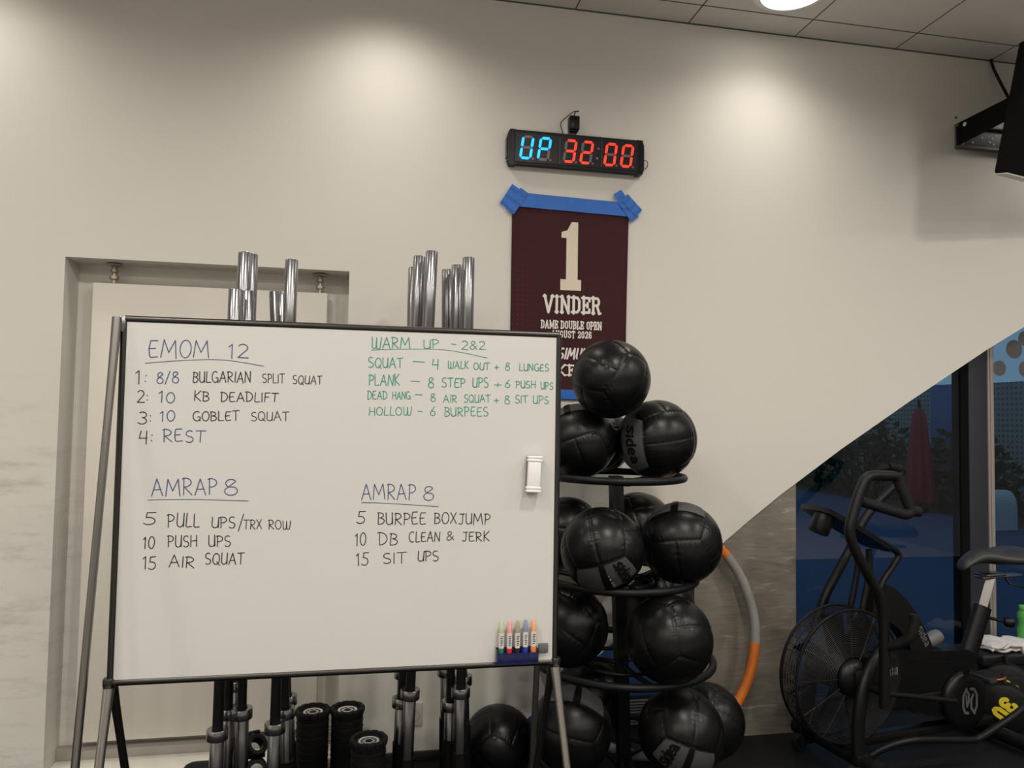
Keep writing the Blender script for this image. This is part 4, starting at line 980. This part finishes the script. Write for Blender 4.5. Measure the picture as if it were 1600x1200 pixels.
bl = bp_('fan_blades', bm, 'matte', smooth=0); so = bl.modifiers.new('s', 'SOLIDIFY'); so.thickness = .002
bm = B(); lathe(bm, [(0, -.135), (.045, -.133), (.07, -.122), (.082, -.105), (.085, -.095), (.085, .045), (.07, .08), (0, .09)], (FU, 0, FW), (0, 1, 0), 36); bp_('hub', bm, 'plastic')
bm = B(); box(bm, (FU - .03, -.146, FW - .02), (FU + .16, -.128, FW + .045), .012); bp_('hub_cover', bm, 'black')
# front fork, one blade each side
for s in (-1, 1):
    bm = B(); tube(bm, smoothpath([(.10, s * .11, .545), (.06, s * .125, .52), (.00, s * .14, .47), (-.045, s * .15, .41), (-.072, s * .155, .33), (-.085, s * .155, .22), (-.085, s * .155, .085)], 6), .034, 14, flat=.75); bp_('fork', bm, 'black')
    bm = B(); box(bm, (-.115, s * .155 - .028, .06), (-.03, s * .155 + .028, .125), .012); bp_('fork_clamp', bm, 'plastic')
# mast and console
bm = B()
for s in (-.035, .035): tube(bm, smoothpath([(.10, s, .98), (.105, s, .90), (.085, s, .80), (.06, s, .70), (.055, s, .62)], 5), .014, 10)
bm2 = bm; bp_('mast', bm2, 'black')
def cons(u, v, w, a=radians(-27)): return Vector((-.02 + u * cos(a) - w * sin(a), v, 1.075 + u * sin(a) + w * cos(a)))
bm = B(); prism(bm, [(-.20, -.03), (-.19, -.09), (-.05, -.11), (.20, -.10), (.24, -.06), (.24, .06), (.20, .10), (-.05, .11), (-.19, .09), (-.20, .03)], lambda a, b: cons(a, b, .004), lambda a, b: cons(a, b, .026)); con = bp_('console', bm, 'plastic')
bm = B(); prism(bm, [(-.02, -.08), (.20, -.08), (.20, .08), (-.02, .08)], lambda a, b: cons(a, b, .026), lambda a, b: cons(a, b, .030)); bp_('display', bm, mat('console_glass', (.003, .003, .0035), .45, spec=.2), con, smooth=0)
bm = B(); lathe(bm, [(.046, .01), (.046, -.075), (.042, -.080), (0, -.080), (0, -.076), (.041, -.074), (.042, .01)], cons(-.14, -.02, 0), (.454, 0, .891), 28); bp_('bottle_cup', bm, 'dullgrey' if False else 'plastic', con)
bm = B(); tube(bm, smoothpath([(.20, -.03, 1.00), (.27, -.03, .965), (.285, -.03, .94), (.255, -.03, .90), (.20, -.03, .84), (.16, -.03, .77)], 6), .0155, 12); bp_('console_bracket', bm, 'black')
# arms
def armpath(v, sgn):
    main = rounded([(.085, v + sgn * .0, 1.315), (.052, v, 1.340), (-.11, v, 1.343), (-.150, v, 1.27), (-.212, v, 1.105), (-.175, v, 1.02), (-.045, v, .83), (-.018, v, .74), (-.016, v, .50), (-.018, v, .34)], .05, 6)
    return main
for v, sg, sw, s_ in ((-.235, -1, 0, True), (.235, 1, radians(40), False)):
    piv = Vector((-.016, v, .45))
    rot = Matrix.Rotation(sw, 3, 'Y') if sw else Matrix.Identity(3)
    R_ = lambda p: rot @ (Vector(p) - piv) + piv
    FAR = rounded([(-.01, v, .34), (.0, v, .50), (.10, v, .72), (.265, v, .95), (.330, v, 1.066), (.43, v, 1.165), (.55, v, 1.25), (.60, v, 1.335), (.50, v, 1.345)], .05, 6)
    bm = B(); tube(bm, [R_(p) for p in armpath(v, sg)] if s_ else FAR, .0225, 14); ar = bp_('arm', bm, 'black')
    GP = [R_(p) for p in rounded([(.050, v, 1.338), (.065, v - sg * .0, 1.325), (.110, v + sg * .03, 1.185), (.080, v + sg * .03, 1.172), (-.08, v - sg * .07, 1.225)], .03, 5)] if s_ else rounded([(.605, v, 1.325), (.52, v, 1.346), (.47, v + .04, 1.33), (.44, v + .05, 1.25)], .03, 5)
    bm = B(); tube(bm, GP, .0235, 14); bp_('grip', bm, 'rubber', ar)
    bm = B(); tube(bm, [R_((.105, v + sg * .03, 1.188)), R_((.150, v + sg * .035, 1.185))] if s_ else [(.44, v + .05, 1.25), (.435, v + .05, 1.215)], .0225, 14); bp_('grip_end', bm, 'rubber', ar)
    if s_:
        bm = B(); tube(bm, smoothpath([(-.01, v, .60), (.01, v + sg * .05, .625), (.03, v + sg * .09, .665), (.045, v + sg * .10, .72), (.048, v + sg * .10, .76)], 5), .021, 12); bp_('foot_peg', bm, 'rubber', ar)
    bm = B(); tube(bm, [(-.018, v, .40), (-.018, v * .5, .40)], .018, 12); tube(bm, [(-.018, v, .40), (.45, v * .8, .30)], .012, 10); bp_('link_rod', bm, 'black', ar)
# main beam with logo
bm = B(); prism(bm, [(.14, .80), (.20, .815), (.26, .79), (.33, .735), (.40, .655), (.455, .57), (.50, .485), (.50, .455), (.375, .455), (.335, .54), (.28, .60), (.20, .655), (.12, .68)], lambda a, b: Vector((a, -.035, b)), lambda a, b: Vector((a, .035, b)))
be = bp_('frame_beam', bm, 'black', smooth=20)
bm = B(); ca, sa = cos(radians(-60)), sin(radians(-60))
logoword(bm, 0, 0, .105, .032, lambda x, y: Vector((.392 + x * ca - y * sa, -.0362, .590 + x * sa + y * ca)), .17); bp_('logo', bm, 'greywhite' if False else 'dullgrey', be, smooth=0)
bm = B(); prism(bm, [(.30, .47), (.32, .495), (.70, .470), (.74, .44), (.74, .37), (.40, .37), (.31, .40)], lambda a, b: Vector((a, -.06, b)), lambda a, b: Vector((a, .06, b))); bp_('upper_box', bm, 'plastic', smooth=20)
bm = B(); prism(bm, [(.04, .50), (.30, .47), (.74, .40), (.76, .20), (.70, .14), (.45, .19), (.10, .30), (.0, .40)], lambda a, b: Vector((a, -.075, b)), lambda a, b: Vector((a, .075, b))); bp_('chain_cover', bm, 'plastic', smooth=20)
bm = B(); box(bm, (.30, -.078, .262), (.62, -.070, .300), .004); bp_('trim_bar', bm, 'darksteel')
bm = B(); lathe(bm, [(0, 0), (.028, .003), (.034, .02), (.034, .085), (.030, .10), (.026, .10), (.026, .01)], (.50, .02, .497), (.75, 0, .25), 24); bp_('bottle_holder', bm, 'dullgrey')
# cable cover box and white rating marks
bm = B()
for i in range(5): box(bm, (.17 + i * .012, -.0775, .405), (.176 + i * .012, -.075, .44 - .008 * (i % 2)))
bp_('warning_print', bm, 'greywhite', smooth=0)
# crank discs with the logo mark
for s in (-1, 1):
    bm = B(); lathe(bm, [(0, 0), (.100, 0), (.128, .008), (.138, .022), (.138, .034), (0, .034)], (.63, s * .114, .25), (0, -s, 0), 48) if s > 0 else lathe(bm, [(0, 0), (.100, 0), (.128, .008), (.138, .022), (.138, .034), (0, .034)], (.63, s * .114, .25), (0, -s, 0), 48)
    cr = bp_('crank_disc', bm, 'plastic')
    if s < 0:
        bm = B(); f = lambda x, y: Vector((.634 + x, -.1155, .250 + y))
        ribbon(bm, [(-.024, .062), (-.044, .030), (-.046, -.020), (-.034, -.048), (-.014, -.052)], .013, f); ribbon(bm, [(-.028, .060), (-.010, .036), (-.010, .000), (-.022, -.020)], .013, f); ribbon(bm, [(-.022, -.020), (-.026, .030)], .010, f)
        ribbon(bm, [(.002, .060), (.024, .058), (.042, .032), (.042, -.024), (.026, -.056)], .013, f); ribbon(bm, [(.028, -.056), (.006, -.030), (.006, .008), (.018, .030)], .013, f)
        bp_('logo', bm, 'dullgrey', cr, smooth=0)
    bm = B(); box(bm, (.615, s * .104 - .007, .11 if s > 0 else .25), (.645, s * .104 + .007, .25 if s > 0 else .40), .004); box(bm, (.62, min(s * .104, s * .16), .105 if s > 0 else .39), (.64, max(s * .104, s * .16), .118 if s > 0 else .403)); ca_ = bp_('crank_arm', bm, 'black', cr)
    bm = B(); box(bm, (.59, s * .20 - .05, .095 if s > 0 else .385), (.69, s * .20 + .05, .120 if s > 0 else .410), .006); pe = bp_('pedal', bm, 'rubber', ca_)
    bm = B(); box(bm, (.592, s * .20 - .051, .103 if s > 0 else .394), (.688, s * .20 + .051, .111 if s > 0 else .402), .002); bp_('reflector', bm, 'orange', pe)
    bm = B(); box(bm, (.588, s * .20 - .054, .098 if s > 0 else .388), (.60, s * .20 + .054, .117 if s > 0 else .407), .002); box(bm, (.68, s * .20 - .054, .098 if s > 0 else .388), (.692, s * .20 + .054, .117 if s > 0 else .407), .002); box(bm, (.588, s * .20 - .0545, .098 if s > 0 else .388), (.63, s * .20 - .0515, .117 if s > 0 else .407)); bp_('pedal_cage', bm, 'steel', ca_)
# seat tube, post and saddle
bm = B(); tube(bm, [(.735, 0, .36), (.868, 0, .655)], .046, 20, flat=.8); st = bp_('seat_tube', bm, 'black')
bm = B(); tube(bm, [(.862, 0, .645), (.925, 0, .800)], .027, 4, flat=1.); po = bp_('seat_post', bm, 'midsteel', smooth=20)
bm = B(); tube(bm, [(.88, -.03, .605), (.90, -.075, .60)], .008, 10); lathe(bm, [(0, 0), (.020, .002), (.026, .012), (.026, .035), (.020, .045), (0, .047)], (.935, -.06, .592), (.75, -.65, -.05), 20); tube(bm, [(.87, -.02, .605), (.94, -.062, .592)], .008, 8); bp_('adjust_knob', bm, 'plastic', st)
bm = B(); box(bm, (.845, -.025, .795), (1.12, .025, .808), .003); box(bm, (.86, -.035, .806), (.99, .035, .822), .004); bp_('saddle_rail', bm, 'chrome', po)
bm = B(); tube(bm, [(1.0, -.02, .80), (1.0, -.045, .77), (1.06, -.06, .755), (1.13, -.06, .75)], .006, 8); bp_('lever', bm, 'plastic', po)
bm = B(); prof = [(.720, .846, .020, .012), (.735, .870, .036, .022), (.77, .886, .044, .028), (.82, .905, .050, .038), (.88, .905, .062, .044), (.95, .893, .095, .042), (1.03, .893, .125, .046), (1.10, .900, .130, .050), (1.15, .895, .115, .045), (1.18, .885, .06, .03)]
rings = []
for u, zc_, hv, hz in prof:
    rings.append([bm.verts.new((u, hv * cos(2 * pi * j / 24), zc_ + hz * (sin(2 * pi * j / 24) if sin(2 * pi * j / 24) > 0 else .75 * sin(2 * pi * j / 24)))) for j in range(24)])
for A, C in zip(rings, rings[1:]):
    for j in range(24): bm.faces.new((A[j], A[(j + 1) % 24], C[(j + 1) % 24], C[j]))
bm.faces.new(rings[0][::-1]); bm.faces.new(rings[-1])
sd = bp_('saddle', bm, 'seat', smooth=80); ss = sd.modifiers.new('sub', 'SUBSURF'); ss.levels = 1; ss.render_levels = 1

# ================================================================== BENCH, TOWEL, BOTTLE, BAGS
t = thing('padded_bench', 'low black padded bench by the window at the right edge', 'bench', (3.85, 3.55, 0))
bm = B(); box(bm, (3.24, 3.44, .275), (4.5, 3.66, .340), .018, 3); put('pad', bm, 'foam', t)
bm = B(); box(bm, (3.28, 3.46, .235), (4.46, 3.64, .276), .005); put('frame', bm, 'black', t)
for x in (3.56, 4.36):
    for y in (3.47, 3.59):
        bm = B(); box(bm, (x, y, 0), (x + .045, y + .045, .236), .004); put('leg', bm, 'black', t)
bm = B(); NXT, NYT = 30, 16; r2 = random.Random(3)
for k, (off, sh) in enumerate(((.350, 0), (.362, .012), (.374, .004))):
    g = [[bm.verts.new((3.315 + sh + .30 * i / NXT, 3.455 + .17 * j / NYT + .01 * sin(i * .5 + k), off + .006 * sin(i * .7 + j * .5 + k) + .010 * math.exp(-((i - 9) / 6) ** 2) * k - (.05 * max(0, (3 - j) / 3) if k == 2 and i > 18 else 0))) for j in range(NYT + 1)] for i in range(NXT + 1)]
    for i in range(NXT):
        for j in range(NYT): bm.faces.new((g[i][j], g[i + 1][j], g[i + 1][j + 1], g[i][j + 1]))
tw = tag(put('folded_towel', bm, 'towel', smooth=80), 'folded white towel on the low bench beside the green bottle', 'towel')
sm = tw.modifiers.new('s', 'SOLIDIFY'); sm.thickness = .011; sm.offset = 1
t = thing('drink_bottle', 'green plastic drink bottle standing on the bench behind the towel', 'bottle', (3.665, 3.60, .340))
bm = B(); lathe(bm, [(0, 0), (.034, 0), (.038, .004), (.038, .085), (.031, .105), (.031, .125), (.038, .145), (.037, .165), (.026, .182), (.022, .186), (0, .186)], (3.665, 3.60, .341), seg=32); put('body', bm, 'green', t)
bm = B(); lathe(bm, [(0, .186), (.027, .186), (.028, .190), (.028, .206), (.025, .210), (0, .210)], (3.665, 3.60, .341), seg=32); put('cap', bm, mat('cap_green', (.16, .50, .10), .35), t)
def bag(c, r, ln, ax, rotd, label, m='bag', num='30'):
    c = Vector(c); ax = Vector(ax).normalized(); s = ax.cross(Vector((0, 0, 1))).normalized(); u = s.cross(ax)
    t = thing('weight_bag', label, 'weight bag', (c.x, c.y, 0), 'round weight bags by the bench')
    bm = B(); lathe(bm, [(0, .004), (r * .80, .002), (r * .95, -.006), (r, -.02), (r, -ln + .02), (r * .9, -ln), (0, -ln)], c, ax, 40); put('body', bm, m, t)
    bm = B()
    tube(bm, smoothpath([c - ax * (ln * .2) + u * r * .98, c - ax * (ln * .3) + u * (r + .03), c - ax * (ln * .7) + u * (r + .03), c - ax * (ln * .8) + u * r * .98], 4), .009, 8); put('handle', bm, 'rubber', t)
    if num:
        a = radians(rotd); f = lambda x, y: c + ax * .0055 + s * (x * cos(a) - y * sin(a)) + u * (x * sin(a) + y * cos(a))
        bm = B(); slabword(bm, num, -.055, -.036, .058, .078, f, th=.27); put('number', bm, 'yellow', t, smooth=0)
bag((3.312, 3.36, .175), .140, .10, (-.60, -.78, .10), -62, 'back black weight bag with a yellow 30, below the towel')
bag((3.200, 3.262, .130), .122, .10, (-.60, -.78, .06), -58, 'front black weight bag with a yellow 30, behind the bike rail')
bag((3.50, 3.30, .125), .105, .10, (-.60, -.78, .0), 0, 'red weight bag at the right edge beside the yellow 30', 'red', '')
